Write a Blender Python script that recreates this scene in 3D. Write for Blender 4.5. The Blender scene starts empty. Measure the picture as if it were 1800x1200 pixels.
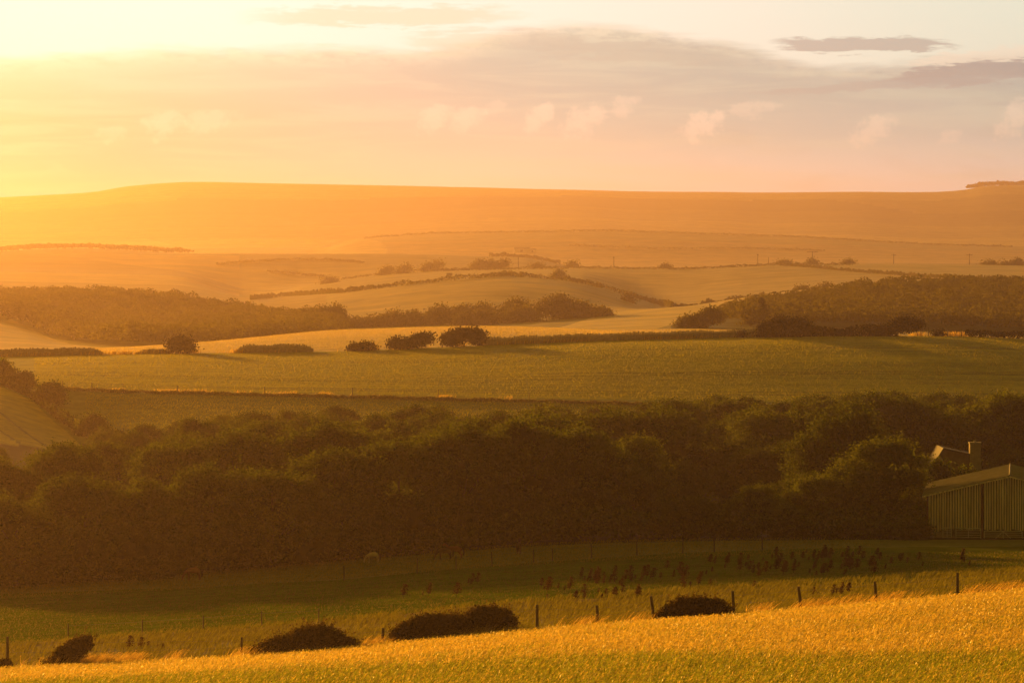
import bpy, bmesh, math, random
import numpy as np
from mathutils import Vector, Matrix

# ------------------------------------------------------------------ camera, sky, sun, exposure
S = bpy.context.scene
C = S.collection
F, HX, HY = 6750.0, 900.0, 450.0          # focal length in photo pixels, principal column, eye-level row
cam_d = bpy.data.cameras.new('camera')
cam = bpy.data.objects.new('camera', cam_d); C.objects.link(cam)
cam_d.sensor_width = 36.0; cam_d.lens = F/1800*36.0
cam_d.shift_y = -(600-HY)/1800.0
cam_d.clip_start = 1.0; cam_d.clip_end = 60000
cam.rotation_euler = (math.pi/2, 0, 0)
S.camera = cam
S.view_settings.view_transform = 'Standard'; S.view_settings.look = 'None'
S.view_settings.gamma = 1.0; S.view_settings.exposure = 1.0
S.cycles.max_bounces = 6; S.cycles.diffuse_bounces = 2; S.cycles.transmission_bounces = 3
S.cycles.volume_bounces = 0; S.cycles.transparent_max_bounces = 4
S.cycles.sample_clamp_indirect = 3.0

SUN_AZ, SUN_EL = -27.5, 6.6               # degrees from the view axis (minus = left), degrees above the horizon
SUN_COL = (1.0, 0.46, 0.055)
sd = bpy.data.lights.new('sun', 'SUN'); sd.energy = 5.0; sd.angle = math.radians(2.0); sd.color = SUN_COL
sun = bpy.data.objects.new('sun', sd); C.objects.link(sun)
a, e = math.radians(SUN_AZ), math.radians(SUN_EL)
sdir = Vector((math.sin(a)*math.cos(e), math.cos(a)*math.cos(e), math.sin(e)))
sun.rotation_euler = sdir.to_track_quat('Z', 'Y').to_euler()
sun.location = sdir*400

class V:
    """a float socket with arithmetic"""
    def __init__(s, nt, k): s.nt, s.k = nt, k
    def _m(s, op, *o):
        n = s.nt.nodes.new('ShaderNodeMath'); n.operation = op
        for i, x in enumerate((s,)+o):
            if isinstance(x, V): s.nt.links.new(x.k, n.inputs[i])
            else: n.inputs[i].default_value = float(x)
        return V(s.nt, n.outputs[0])
    def __add__(s, o): return s._m('ADD', o)
    __radd__ = __add__
    def __sub__(s, o): return s._m('SUBTRACT', o)
    def __rsub__(s, o): return (s*-1)+o
    def __mul__(s, o): return s._m('MULTIPLY', o)
    __rmul__ = __mul__
    def __truediv__(s, o): return s._m('DIVIDE', o)
    def max(s, o): return s._m('MAXIMUM', o)
    def min(s, o): return s._m('MINIMUM', o)
    def exp(s): return s._m('EXPONENT')
    def ss(s, a, b):
        n = s.nt.nodes.new('ShaderNodeMapRange'); n.interpolation_type = 'SMOOTHSTEP'
        s.nt.links.new(s.k, n.inputs[0])
        n.inputs[1].default_value = a; n.inputs[2].default_value = b
        if a > b:
            n.inputs[1].default_value = b; n.inputs[2].default_value = a; n.inputs[3].default_value = 1; n.inputs[4].default_value = 0
        return V(s.nt, n.outputs[0])
def mixc(nt, f, a, b, mode='MIX'):
    n = nt.nodes.new('ShaderNodeMix'); n.data_type = 'RGBA'; n.blend_type = mode
    for i, x in ((0, f), (6, a), (7, b)):
        if isinstance(x, V): x = x.k
        if isinstance(x, bpy.types.NodeSocket): nt.links.new(x, n.inputs[i])
        elif isinstance(x, (tuple, list)): n.inputs[i].default_value = (*x[:3], 1)
        else: n.inputs[i].default_value = x
    return n.outputs[2]
def ramp(nt, f, stops, interp='LINEAR'):
    n = nt.nodes.new('ShaderNodeValToRGB'); r = n.color_ramp; r.interpolation = interp
    while len(r.elements) < len(stops): r.elements.new(0.5)
    for el, (p, c) in zip(r.elements, stops):
        el.position = p; el.color = (*c, 1) if isinstance(c, (tuple, list)) else (c, c, c, 1)
    nt.links.new(f.k if isinstance(f, V) else f, n.inputs[0])
    return n.outputs[0]
def noise(nt, vec, scale, detail=4, rough=0.55, dist=0.0):
    n = nt.nodes.new('ShaderNodeTexNoise'); n.inputs['Scale'].default_value = scale
    n.inputs['Detail'].default_value = detail; n.inputs['Roughness'].default_value = rough
    n.inputs['Distortion'].default_value = dist
    nt.links.new(vec, n.inputs['Vector']); return V(nt, n.outputs[0])
def comb(nt, x, y, z=0.0):
    n = nt.nodes.new('ShaderNodeCombineXYZ')
    for i, q in enumerate((x, y, z)):
        if isinstance(q, V): nt.links.new(q.k, n.inputs[i])
        else: n.inputs[i].default_value = q
    return n.outputs[0]

W = bpy.data.worlds.new('World'); S.world = W; W.use_nodes = True
nt = W.node_tree; nt.nodes.clear()
tc = nt.nodes.new('ShaderNodeTexCoord')
sp = nt.nodes.new('ShaderNodeSeparateXYZ'); nt.links.new(tc.outputs['Generated'], sp.inputs[0])
dx, dy, dz = (V(nt, sp.outputs[i]) for i in range(3))
az = dx._m('ARCTAN2', dy)*57.29578                       # degrees, 0 = straight ahead
el = dz._m('ARCSINE')*57.29578
sky = nt.nodes.new('ShaderNodeTexSky'); sky.sky_type = 'NISHITA'; sky.sun_disc = False
sky.sun_elevation = math.radians(SUN_EL); sky.sun_rotation = math.radians(SUN_AZ)
sky.air_density = 1.4; sky.dust_density = 5.0
# cloud layers live at fixed compass bearings and elevations (degrees)
uv = comb(nt, az*0.45, el*1.6)
n1 = noise(nt, uv, 1.1, 6, 0.6, 0.3)
n2 = noise(nt, comb(nt, az*0.9, el*2.2, 3.0), 3.0, 6, 0.62, 0.2)
nw = noise(nt, comb(nt, az*0.25, el*2.8, 7.0), 1.6, 6, 0.6, 0.6)
t = (az+7.64)/15.28                                      # 0..1 over the bearings the photograph covers
E = V(nt, ramp(nt, t, [(0, .296), (.10, .305), (.17, .312), (.33, .314), (.42, .309), (.455, .325), (.49, .344), (.56, .348), (.62, .341),
                       (.70, .322), (.75, .306), (.80, .280), (.88, .288), (.945, .300), (1, .306)], 'B_SPLINE'))*10.0  # upper edge of the bank, as elevation deg
d = E - el + (n1-0.5)*0.16 + (n2-0.5)*0.14
right = t.ss(.42, .85)
n5 = noise(nt, comb(nt, az*.8, el*7.0, 9.0), 1.2, 7, .62, .5)
bank = (d+(nw-.5)*.35*right+(n5-.5)*.30).ss(-0.06, 0.16)
left = t.ss(.55, -.05)
# clear sky above: atmosphere, warmed by the low sun towards its bearing
clear = mixc(nt, 1.0, sky.outputs[0], (0.13, 0.13, 0.13), 'MULTIPLY')
lowband = el.ss(14, 3)
glow = mixc(nt, t.ss(.1, 1.02), (1.2, 1.2, 1.15), (0.85, 1.05, 0.92))
clear = mixc(nt, lowband*(az*az*-0.0008).exp(), clear, glow)
elc = (el/4.0)
cl_left = ramp(nt, elc, [(0, (.5, .28, .6)), (.28, (.5, .36, .55)), (.5, (.6, .50, .45)), (.78, (.9, .92, .7)), (1, (1, 1.0, .85))])
cl_mid = ramp(nt, elc, [(0, (.8, 1.12, 1.05)), (.28, (.64, .96, .90)), (.42, (.40, .70, .68)), (.64, (.30, .59, .60)), (1, (.48, .70, .62))])
cl_right = ramp(nt, elc, [(0, (.9, 1.12, 1.1)), (.28, (.85, 1.02, 1.0)), (.45, (.46, .70, .70)), (.6, (.37, .60, .60)), (.8, (.36, .53, .53)), (1, (.45, .58, .55))])
cloud = mixc(nt, t.ss(.0, .52), cl_left, cl_mid)
cloud = mixc(nt, t.ss(.45, .95), cloud, cl_right)
# streaks inside the bank
st = (nw-0.5).ss(-.10, .16)
cloud = mixc(nt, st*0.35, cloud, (.68, .88, .72))
cloud = mixc(nt, (n1-0.5).ss(0.0, .22)*0.22*right, cloud, (.28, .44, .45))
# bright fringe along the upper edge where the sun shines through
fr = d.ss(-.12, .02)*d.ss(.42, .05)*(n2-.5).ss(-.18, .12)
cloud = mixc(nt, fr*0.55*(1-right*0.55), cloud, (1.15, 1.15, .9))
skyc = mixc(nt, bank, clear, cloud)
# separate dark lens-shaped clouds and wedge on the right
n4 = noise(nt, comb(nt, az*1.1, el*9.0, 5.0), 1.3, 6, .6, .4)
def lens(col, a0, e0, w, h, slope, c, k, nz=0.22, soft=(1.1, .55)):
    x = (az-a0)/w
    y = (el-e0-(az-a0)*slope)/h + (n2-.5)*nz*8 + (n1-.5)*nz*5 + (n4-.5)*2.6
    r = x*x + y*y
    return mixc(nt, r.ss(*soft)*k, col, c)
def P(px): return (px-900)/117.8
def Q(py): return (450-py)/117.8
skyc = lens(skyc, P(1100), Q(90), 1.95, .22, -.09, (.36, .54, .52), .5, .2, (1.3, .2))
skyc = lens(skyc, P(1520), Q(81), 1.45, .125, -.012, (.30, .42, .44), .72, .16)
skyc = lens(skyc, P(1760), Q(98), 1.5, .13, .11, (.95, .95, .8), .7, .12)
skyc = lens(skyc, P(1800), Q(122), 2.3, .16, .085, (.27, .40, .44), .8, .18)
skyc = lens(skyc, P(1580), Q(150), 2.3, .08, .06, (.34, .50, .52), .6, .16)
skyc = lens(skyc, P(680), Q(28), 2.1, .17, .01, (.66, .82, .62), .6, .22, (1.3, .3))
skyc = lens(skyc, P(800), Q(75), .8, .2, -.05, (.58, .78, .62), .5, .2, (1.4, .1))
# little cumulus heads
n3 = noise(nt, comb(nt, az, el, 11.0), 5.5, 5, 0.6)
def puff(col, px, py, w, h, k, c=(1.0, .95, .80)):
    x = (az-P(px)-(el-Q(py))*.5)/(w*1.25); y = (el-Q(py))/(h*.85)
    yy = y.max(0)*1.0 + y.min(0)*0.45
    r = x*x + yy*yy + (n3-.5)*3.2 + (n2-.5)*1.2
    return mixc(nt, r.ss(1.1, .0)*(k*.95), col, c)
for px, py, w, h, k in ((292, 212, .30, .17, .5), (375, 206, .38, .13, .4), (768, 200, .22, .17, .55), (824, 202, .24, .16, .55), (952, 200, .18, .18, .6),
                        (1030, 204, .30, .22, .6), (1097, 180, .20, .14, .4), (1237, 212, .30, .20, .65), (1325, 188, .30, .12, .35),
                        (1535, 220, .26, .20, .55), (1665, 238, .16, .10, .4), (1790, 195, .25, .26, .55), (200, 232, .2, .1, .3), (870, 185, .14, .12, .25)):
    skyc = puff(skyc, px, py, w, h, k)
# above the part that is seen: cloud thins into a dim warm evening sky
high = mixc(nt, el.ss(4.5, 22), skyc, (0.100, 0.084, 0.008))
high = mixc(nt, (az._m('ABSOLUTE')).ss(25, 90)*el.ss(-3, 1), high, (0.100, 0.084, 0.008))
bg = nt.nodes.new('ShaderNodeBackground'); nt.links.new(high, bg.inputs[0]); bg.inputs[1].default_value = 0.48
wo = nt.nodes.new('ShaderNodeOutputWorld'); nt.links.new(bg.outputs[0], wo.inputs[0])

# ------------------------------------------------------------------ helpers
rng = np.random.default_rng(7)
random.seed(7)
def tag(o, label=None, cat=None, group=None, kind=None):
    if label: o['label'] = label
    if cat: o['category'] = cat
    if group: o['group'] = group
    if kind: o['kind'] = kind
    return o
def link(name, me, m=None, parent=None):
    o = bpy.data.objects.new(name, me); C.objects.link(o)
    if m is not None and me is not None: me.materials.append(m)
    if parent: o.parent = parent
    return o
def empty(name, loc=(0, 0, 0), rz=0.0):
    o = bpy.data.objects.new(name, None); C.objects.link(o); o.location = loc; o.rotation_euler = (0, 0, rz)
    o.empty_display_size = 0.2
    return o
def np_mesh(name, verts, faces, col=None, smooth=False):
    """verts Nx3, faces MxK (K = 3 or 4)"""
    verts = np.asarray(verts, np.float32); faces = np.asarray(faces, np.int32)
    me = bpy.data.meshes.new(name)
    m, k = faces.shape
    me.vertices.add(len(verts)); me.vertices.foreach_set('co', verts.ravel())
    me.loops.add(m*k); me.loops.foreach_set('vertex_index', faces.ravel())
    me.polygons.add(m); me.polygons.foreach_set('loop_start', np.arange(0, m*k, k, dtype=np.int32))
    me.polygons.foreach_set('loop_total', np.full(m, k, np.int32))
    if smooth: me.polygons.foreach_set('use_smooth', np.ones(m, bool))
    me.update(calc_edges=True)
    if col is not None:
        at_ = me.color_attributes.new('Col', 'FLOAT_COLOR', 'POINT')
        at_.data.foreach_set('color', np.asarray(col, np.float32).ravel())
    return me
def pchip(xk, yk, x):
    """monotone cubic; yk may be (n,) or (n, cols) with scalar-in-columns x (m,) -> (m, ...)"""
    xk = np.asarray(xk, float); yk = np.asarray(yk, float); x = np.asarray(x, float)
    h = np.diff(xk); sh = (slice(None),)+(None,)*(yk.ndim-1)
    dl = np.diff(yk, axis=0)/h[sh]
    m = np.zeros_like(yk)
    w1 = 2*h[1:]+h[:-1]; w2 = h[1:]+2*h[:-1]
    a_, b_ = dl[:-1], dl[1:]
    with np.errstate(divide='ignore', invalid='ignore'):
        mm = (w1+w2)[sh]/(w1[sh]/a_+w2[sh]/b_)
    m[1:-1] = np.where(a_*b_ > 0, mm, 0)
    m[0] = dl[0]; m[-1] = dl[-1]
    i = np.clip(np.searchsorted(xk, x)-1, 0, len(xk)-2)
    tt = ((np.clip(x, xk[0], xk[-1])-xk[i])/h[i])
    ts = tt.reshape(tt.shape+(1,)*(yk.ndim-1)); hs = h[i].reshape(ts.shape)
    return ((1+2*ts)*(1-ts)**2)*yk[i]+ts*(1-ts)**2*hs*m[i]+ts*ts*(3-2*ts)*yk[i+1]+ts*ts*(ts-1)*hs*m[i+1]
def vnoise(x, y, seed=0):
    """smooth value noise, vectorised, about -1..1"""
    xi = np.floor(x).astype(np.int64); yi = np.floor(y).astype(np.int64); fx = x-xi; fy = y-yi
    fx = fx*fx*(3-2*fx); fy = fy*fy*(3-2*fy)
    def h(a, b):
        n = (a*374761393+b*668265263+seed*1442695041) & 0x7fffffff
        n = ((n ^ (n >> 13))*1274126177) & 0x7fffffff
        return ((n ^ (n >> 16)) & 0xffff)/32767.5-1
    return (h(xi, yi)*(1-fx)+h(xi+1, yi)*fx)*(1-fy)+(h(xi, yi+1)*(1-fx)+h(xi+1, yi+1)*fx)*fy
def fbm(x, y, seed=0, o=4):
    r = 0; a_ = 1
    for k in range(o):
        r = r+a_*vnoise(x*2**k+k*17.3, y*2**k-k*9.1, seed+k); a_ *= .5
    return r/1.9

# ------------------------------------------------------------------ the lie of the land
# each row: distance ahead in metres, then (column, row) pairs of where that line of ground is seen
ROWS = [
 (150, [(0,1322),(900,1276),(1800,1236)]),
 (190, [(0,1219),(600,1182),(1200,1146),(1800,1118)]),
 (212, [(0,1194),(450,1172),(900,1132),(1200,1108),(1500,1083),(1800,1062)]),
 (226, [(0,1184),(450,1162),(900,1120),(1200,1097),(1500,1072),(1800,1047)]),
 (240, [(0,1168),(450,1146),(900,1107),(1200,1085),(1500,1059),(1800,1038)]),
 (270, [(0,1118),(450,1097),(900,1070),(1200,1054),(1800,1014)]),
 (300, [(0,1070),(450,1048),(900,1017),(1300,998),(1800,984)]),
 (335, [(0,1026),(400,1003),(650,984),(1000,960),(1300,952),(1800,950)]),
 (400, [(0,945),(900,915),(1800,905)]),
 (480, [(0,858),(900,850),(1800,850)]),
 (560, [(0,768),(150,793),(300,800),(900,800),(1800,805)]),
 (600, [(0,715),(150,752),(300,747),(900,752),(1800,758)]),
 (640, [(0,676),(110,684),(460,692),(770,698),(1100,703),(1800,710)]),
 (740, [(0,627),(300,622),(550,619),(700,614),(850,608),(1000,602),(1200,596),(1400,592),(1600,590),(1800,594)]),
 (800, [(0,622),(200,615),(340,607),(600,592),(830,585),(1150,590),(1400,590),(1800,592)]),
 (900, [(0,618),(200,612),(340,604),(450,594),(600,581),(830,575),(950,577),(1150,589),(1300,592),(1800,592)]),
 (1000, [(0,612),(150,612),(340,612),(600,592),(830,584),(950,581),(1050,580),(1200,576),(1400,578),(1600,580),(1800,590)]),
 (1200, [(0,575),(150,600),(300,600),(600,588),(830,580),(1000,570),(1200,557),(1400,548),(1600,542),(1800,545)]),
 (1350, [(0,548),(150,565),(300,578),(600,568),(830,562),(1000,556),(1200,541),(1400,526),(1600,513),(1800,514)]),
 (1500, [(0,532),(150,532),(300,540),(450,555),(600,553),(830,540),(1000,545),(1150,543),(1300,525),(1400,511),(1650,492),(1800,496)]),
 (1650, [(0,522),(300,528),(450,540),(600,529),(750,512),(880,505),(1000,514),(1150,545),(1300,532),(1500,508),(1800,499)]),
 (1800, [(0,512),(300,515),(450,530),(600,514),(700,498),(880,486),(1000,494),(1100,519),(1150,540),(1300,528),(1500,505),(1800,494)]),
 (2100, [(0,497),(300,502),(450,523),(600,506),(750,494),(880,484),(1000,486),(1150,520),(1300,505),(1500,492),(1800,483)]),
 (2500, [(0,480),(300,487),(440,520),(560,497),(680,482),(760,477),(880,473),(1010,471),(1200,473),(1370,465),(1600,465),(1800,467)]),
 (2700, [(0,475),(300,480),(440,502),(560,500),(760,486),(1000,482),(1800,476)]),
 (3200, [(0,441),(150,440),(300,446),(600,445),(850,451),(920,453),(1000,468),(1100,477),(1800,472)]),
 (3500, [(0,442),(50,438),(150,436),(310,444),(600,449),(1000,472),(1800,472)]),
 (3900, [(0,452),(600,456),(900,468),(1200,474),(1500,468),(1800,466)]),
 (4700, [(0,447),(400,440),(560,436),(620,421),(760,411),(1060,405),(1400,416),(1620,429),(1800,434)]),
 (5200, [(0,442),(900,432),(1800,442)]),
 (6000, [(0,402),(900,385),(1800,402)]),
 (7200, [(0,347),(60,344),(160,339),(230,328),(345,321),(500,323),(700,327),(850,332),(1050,337),(1400,339),(1640,338),(1690,335),(1735,328),(1800,327)]),
 (9000, [(0,395),(1800,395)]),
]
YK = np.array([1.0, 25, 70, 110]+[r[0] for r in ROWS], float)
PG = np.arange(-2700, 4501, 25.0)                        # helper columns
ZK = [np.full(len(PG), v) for v in (-1.75, -4.2, -10.0, -14.6)]
for Y_, pts in ROWS:
    xs, ys = zip(*pts)
    ZK.append((HY-pchip(xs, ys, PG))/F*Y_)
ZK = np.array(ZK)
RUF = lambda Y: np.interp(Y, [1, 150, 600, 1500, 4000, 5200, 6200, 6900, 7200], [.05, .10, .25, .8, 3, 8, 26, 14, 3.0])
def ground_z(px, Y):
    """height of the ground at column px (0..1800 scale) and distance Y"""
    px = np.atleast_1d(np.asarray(px, float)); Y = np.atleast_1d(np.asarray(Y, float))
    px, Y = np.broadcast_arrays(px, Y)
    yu, inv = np.unique(Y.ravel(), return_inverse=True)
    T = pchip(YK, ZK, yu)                                # rows at the wanted distances, helper columns
    f = (np.clip(px.ravel(), PG[0], PG[-1]-.01)-PG[0])/25.0; i = f.astype(int); f = f-i
    z = T[inv, i]*(1-f)+T[inv, i+1]*f
    X = (px.ravel()-HX)/F*Y.ravel(); L = np.interp(Y.ravel(), [1, 300, 1500, 7200], [9, 22, 70, 350])
    z = z+RUF(Y.ravel())*fbm(X/L, Y.ravel()/L, 3, 3)*.5
    return z.reshape(px.shape)
def gz(px, Y): return float(ground_z(px, Y)[0])
def at(px, Y, dz=0.0): return Vector(((px-HX)/F*Y, Y, gz(px, Y)+dz))
def find_Y(px, py, y0, y1):
    """distance in [y0, y1] at which the ground at column px is seen at row py"""
    Ys = np.linspace(y0, y1, 200)
    rows = HY-ground_z(np.full(200, float(px)), Ys)/Ys*F
    i = np.argmax(rows <= py)
    if rows[i] > py: i = int(np.argmin(rows))
    return float(Ys[i])

def lin(c): return np.asarray(c, float)
def in_poly(px, Y, poly):
    r = np.zeros(px.shape, bool); n = len(poly)
    for i in range(n):
        (x0, y0), (x1, y1) = poly[i], poly[(i+1) % n]
        cnd = (y0 > Y) != (y1 > Y)
        r ^= cnd & (px < (x1-x0)*(Y-y0)/((y1-y0) or 1e-9)+x0)
    return r
def line(pts): xs, ys = zip(*pts); return lambda q: np.interp(q, xs, ys)
def trace(pts, y0, y1, step=12):
    xs, ys = zip(*pts); q = np.arange(min(xs), max(xs)+1, step)
    return q, np.array([find_Y(a_, b_, y0, y1) for a_, b_ in zip(q, np.interp(q, xs, ys))])
# field edges read off the ground itself
q1, w1 = trace([(440,527),(500,521),(600,515),(700,503),(830,490),(900,486)], 1500, 2400)
q2, w2 = trace([(880,484),(1000,494),(1060,507),(1110,522),(1180,541)], 1500, 2100)
q3, w3 = trace([(1370,466),(1420,470),(1500,478),(1580,484),(1660,489),(1800,493)], 1700, 2500)
def ground_colour(px, Y):
    """colours of the ground cover, plus valley mist painted in at far left: rgb + how shiny the straw is"""
    X = (px-HX)/F*Y
    n = np.zeros(px.shape+(4,))
    def put(mask, c, g=.25): n[mask] = (*c, g)
    put(Y >= 0, (.20, .16, .05))
    big = fbm(X/16+3, Y/7, 5, 4); mid = fbm(X/5, Y/2.5, 9, 3)
    gold = lin((.80, .60, .11)); green = lin((.18, .20, .03))
    k = np.clip((Y-np.interp((X/Y*F+HX), [0, 900, 1500, 1800], [197, 190, 178, 176]))/11+big*.7+.5, 0, 1)*1.0
    k = np.maximum(k, np.clip((162-Y+X*.3)/14+big*.9, 0, 1)*.6)
    k = np.clip(k+mid*.18, 0, 1)
    m = Y < 227
    n[m] = np.c_[(green+(gold-green)*k[..., None])[m], np.full(m.sum(), .5)]
    k2 = np.clip(.5+.6*fbm(X/7, Y/5, 21, 4), 0, 1)[..., None]
    c = lin((.10, .10, .012))*(1-k2)+lin((.32, .22, .03))*k2
    edge = 262+6*fbm(X/9, Y/30, 33, 3)+np.interp(px, [0, 500, 1100, 1800], [-1, 8, 15, 16])
    m = (Y >= 227) & (Y < edge); n[m] = np.c_[c[m], np.full(m.sum(), .1)]
    k3 = np.clip(.5+.5*fbm(X/6, Y/6, 25, 4), 0, 1)[..., None]
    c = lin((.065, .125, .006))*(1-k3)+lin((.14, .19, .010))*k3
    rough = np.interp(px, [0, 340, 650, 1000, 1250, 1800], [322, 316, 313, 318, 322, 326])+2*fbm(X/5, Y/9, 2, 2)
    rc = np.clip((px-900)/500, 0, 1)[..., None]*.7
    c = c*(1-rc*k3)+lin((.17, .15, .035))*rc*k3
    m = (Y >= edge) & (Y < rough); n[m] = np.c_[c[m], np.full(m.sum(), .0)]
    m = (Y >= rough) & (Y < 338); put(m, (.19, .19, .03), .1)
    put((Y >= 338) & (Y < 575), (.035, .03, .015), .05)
    k4 = np.clip(.5+.6*fbm(X/20, Y/8, 41, 4), 0, 1)[..., None]
    c = lin((.17, .20, .012))*(1-k4)+lin((.28, .28, .015))*k4
    m = (Y >= 575) & (Y < 640); n[m] = np.c_[c[m], np.full(m.sum(), .2)]
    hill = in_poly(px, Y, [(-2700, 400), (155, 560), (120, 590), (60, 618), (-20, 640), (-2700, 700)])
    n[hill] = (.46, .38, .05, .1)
    for c0_ in (-40, 18):
        tr = hill & (np.abs(px-(c0_+(585-Y)*2.6)) < 3.5); n[tr, :3] = (.16, .14, .02)
    # crop field with drilled rows and tramlines
    k5 = np.clip(.5+.55*fbm(X/35, Y/9, 51, 4)+.25*vnoise(X/60, Y/1.6, 8), 0, 1)[..., None]
    pale = np.exp(-((px-1050)/260)**2-((Y-668)/22)**2)+np.exp(-((px-1600)/500)**2-((Y-735)/16)**2)*.8+np.exp(-((px-150)/300)**2-((Y-690)/35)**2)*.7
    c = lin((.24, .26, .010))*(1-k5)+lin((.48, .44, .018))*k5
    c = c+lin((.12, .06, .05))*np.clip(pale, 0, 1)[..., None]
    m = (Y >= 640) & (Y < 741) & ~hill; n[m] = np.c_[c[m], np.full(m.sum(), .1)]
    for yy_ in (648.5, 651.5, 672, 675, 706, 709):
        tr = (np.abs(Y-yy_-.004*(px-900)*(1 if yy_ > 660 else .4)) < .55) & ~hill & (px > 60); n[tr, :3] *= .62
    stripe = np.clip(.5+.5*fbm(X/50, Y/10, 61, 3), 0, 1)[..., None]
    c = lin((.62, .42, .17))*(1-stripe)+lin((.74, .52, .22))*stripe
    m = (Y >= 741) & (Y < 985); n[m] = np.c_[c[m], np.full(m.sum(), .7)]
    put((Y >= 985) & (Y < 1700), (.24, .19, .045), .3)
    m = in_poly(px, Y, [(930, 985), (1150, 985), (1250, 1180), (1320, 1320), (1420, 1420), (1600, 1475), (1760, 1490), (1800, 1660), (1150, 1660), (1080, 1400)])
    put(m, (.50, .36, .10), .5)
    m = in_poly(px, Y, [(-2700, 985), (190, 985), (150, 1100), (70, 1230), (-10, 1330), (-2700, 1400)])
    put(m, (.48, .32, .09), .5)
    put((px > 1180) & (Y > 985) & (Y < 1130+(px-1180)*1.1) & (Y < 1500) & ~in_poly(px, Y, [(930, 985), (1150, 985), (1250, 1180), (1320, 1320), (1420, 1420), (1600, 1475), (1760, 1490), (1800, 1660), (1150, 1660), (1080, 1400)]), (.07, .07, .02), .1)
    put((px > 560) & (px < 1150) & (Y > 1400) & (Y < 2100), (.36, .25, .06), .4)
    m = (px < 900) & (Y > np.interp(px, q1, w1)) & (Y < 2700) & (px > 400); put(m, (.27, .20, .05), .3)
    m = (px >= 900) & (Y > 1700) & (Y < 2560); put(m, (.34, .25, .09), .4)
    m = (px >= 1000) & (Y > np.interp(px, q3, w3)) & (Y < 2560) & (px > 1370); put(m, (.38, .29, .13), .4)
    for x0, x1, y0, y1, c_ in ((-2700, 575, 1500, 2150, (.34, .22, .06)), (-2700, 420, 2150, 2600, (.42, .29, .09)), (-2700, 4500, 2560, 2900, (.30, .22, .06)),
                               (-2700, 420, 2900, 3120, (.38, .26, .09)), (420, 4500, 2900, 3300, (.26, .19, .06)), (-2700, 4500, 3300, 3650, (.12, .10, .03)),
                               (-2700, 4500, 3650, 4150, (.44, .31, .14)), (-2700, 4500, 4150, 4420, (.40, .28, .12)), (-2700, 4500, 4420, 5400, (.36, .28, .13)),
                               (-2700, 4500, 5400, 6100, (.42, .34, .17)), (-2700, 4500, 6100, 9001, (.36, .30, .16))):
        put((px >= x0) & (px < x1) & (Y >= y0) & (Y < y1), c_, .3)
    m = (px < 620+60*np.sin(Y/300)) & (Y > 3650) & (Y < 5600); put(m, (.62, .47, .27), .2)  # bright mist in the far left valley, put into the ground colour
    # patchwork of far fields, each with its own crop
    far = Y > 2560
    ci = np.floor((X+.25*Y)/380+.3*np.sin(Y/500)).astype(int); cj = np.floor((Y-.12*X)/330).astype(int)
    hsh = (((ci*73856093) ^ (cj*19349663)) & 0xffff)/65535.0
    n[far, :3] *= (np.where(Y > 5400, .25+1.5*hsh**1.5, .72+.56*hsh)[far])[:, None]
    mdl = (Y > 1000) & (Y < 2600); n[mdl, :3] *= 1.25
    n[..., :3] *= (1+.10*fbm(X/np.maximum(Y*.02, 1), Y/np.maximum(Y*.012, 1), 71, 4))[..., None]
    return n

# ------------------------------------------------------------------ materials
def new_mat(name):
    m = bpy.data.materials.new(name); m.use_nodes = True; m.node_tree.nodes.clear(); return m, m.node_tree
def out(nt_, sh): o = nt_.nodes.new('ShaderNodeOutputMaterial'); nt_.links.new(sh, o.inputs[0]); return o
def attr(nt_, name='Col'):
    n = nt_.nodes.new('ShaderNodeAttribute'); n.attribute_name = name; return n
def geo_pos(nt_): return nt_.nodes.new('ShaderNodeNewGeometry').outputs['Position']
def mapping(nt_, v, sc, rot=(0, 0, 0)):
    n = nt_.nodes.new('ShaderNodeMapping'); n.inputs['Scale'].default_value = sc; n.inputs['Rotation'].default_value = rot
    nt_.links.new(v, n.inputs[0]); return n.outputs[0]
def ground_mat(name, fine, streak, bump=0.4, dist=0.1, trans=0.0):
    m, n = new_mat(name)
    p = geo_pos(n); a_ = attr(n)
    f1 = noise(n, mapping(n, p, fine), 1.0, 5, .6); f2 = noise(n, mapping(n, p, streak), 1.0, 4, .6)
    v = (f1-.5)*1.1+(f2-.5)*.9+1.0
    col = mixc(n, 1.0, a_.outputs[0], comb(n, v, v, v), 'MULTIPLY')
    b = n.nodes.new('ShaderNodeBsdfPrincipled'); n.links.new(col, b.inputs['Base Color'])
    b.inputs['Roughness'].default_value = .62
    n.links.new((V(n, a_.outputs['Alpha'])*.35).k, b.inputs['Specular IOR Level'])
    n.links.new(mixc(n, .6, col, (1, 1, 1)), b.inputs['Specular Tint'])
    bp = n.nodes.new('ShaderNodeBump'); bp.inputs['Strength'].default_value = bump; bp.inputs['Distance'].default_value = dist
    n.links.new((f1+f2*.5).k, bp.inputs['Height']); n.links.new(bp.outputs[0], b.inputs['Normal'])
    out(n, b.outputs[0]); return m
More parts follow.
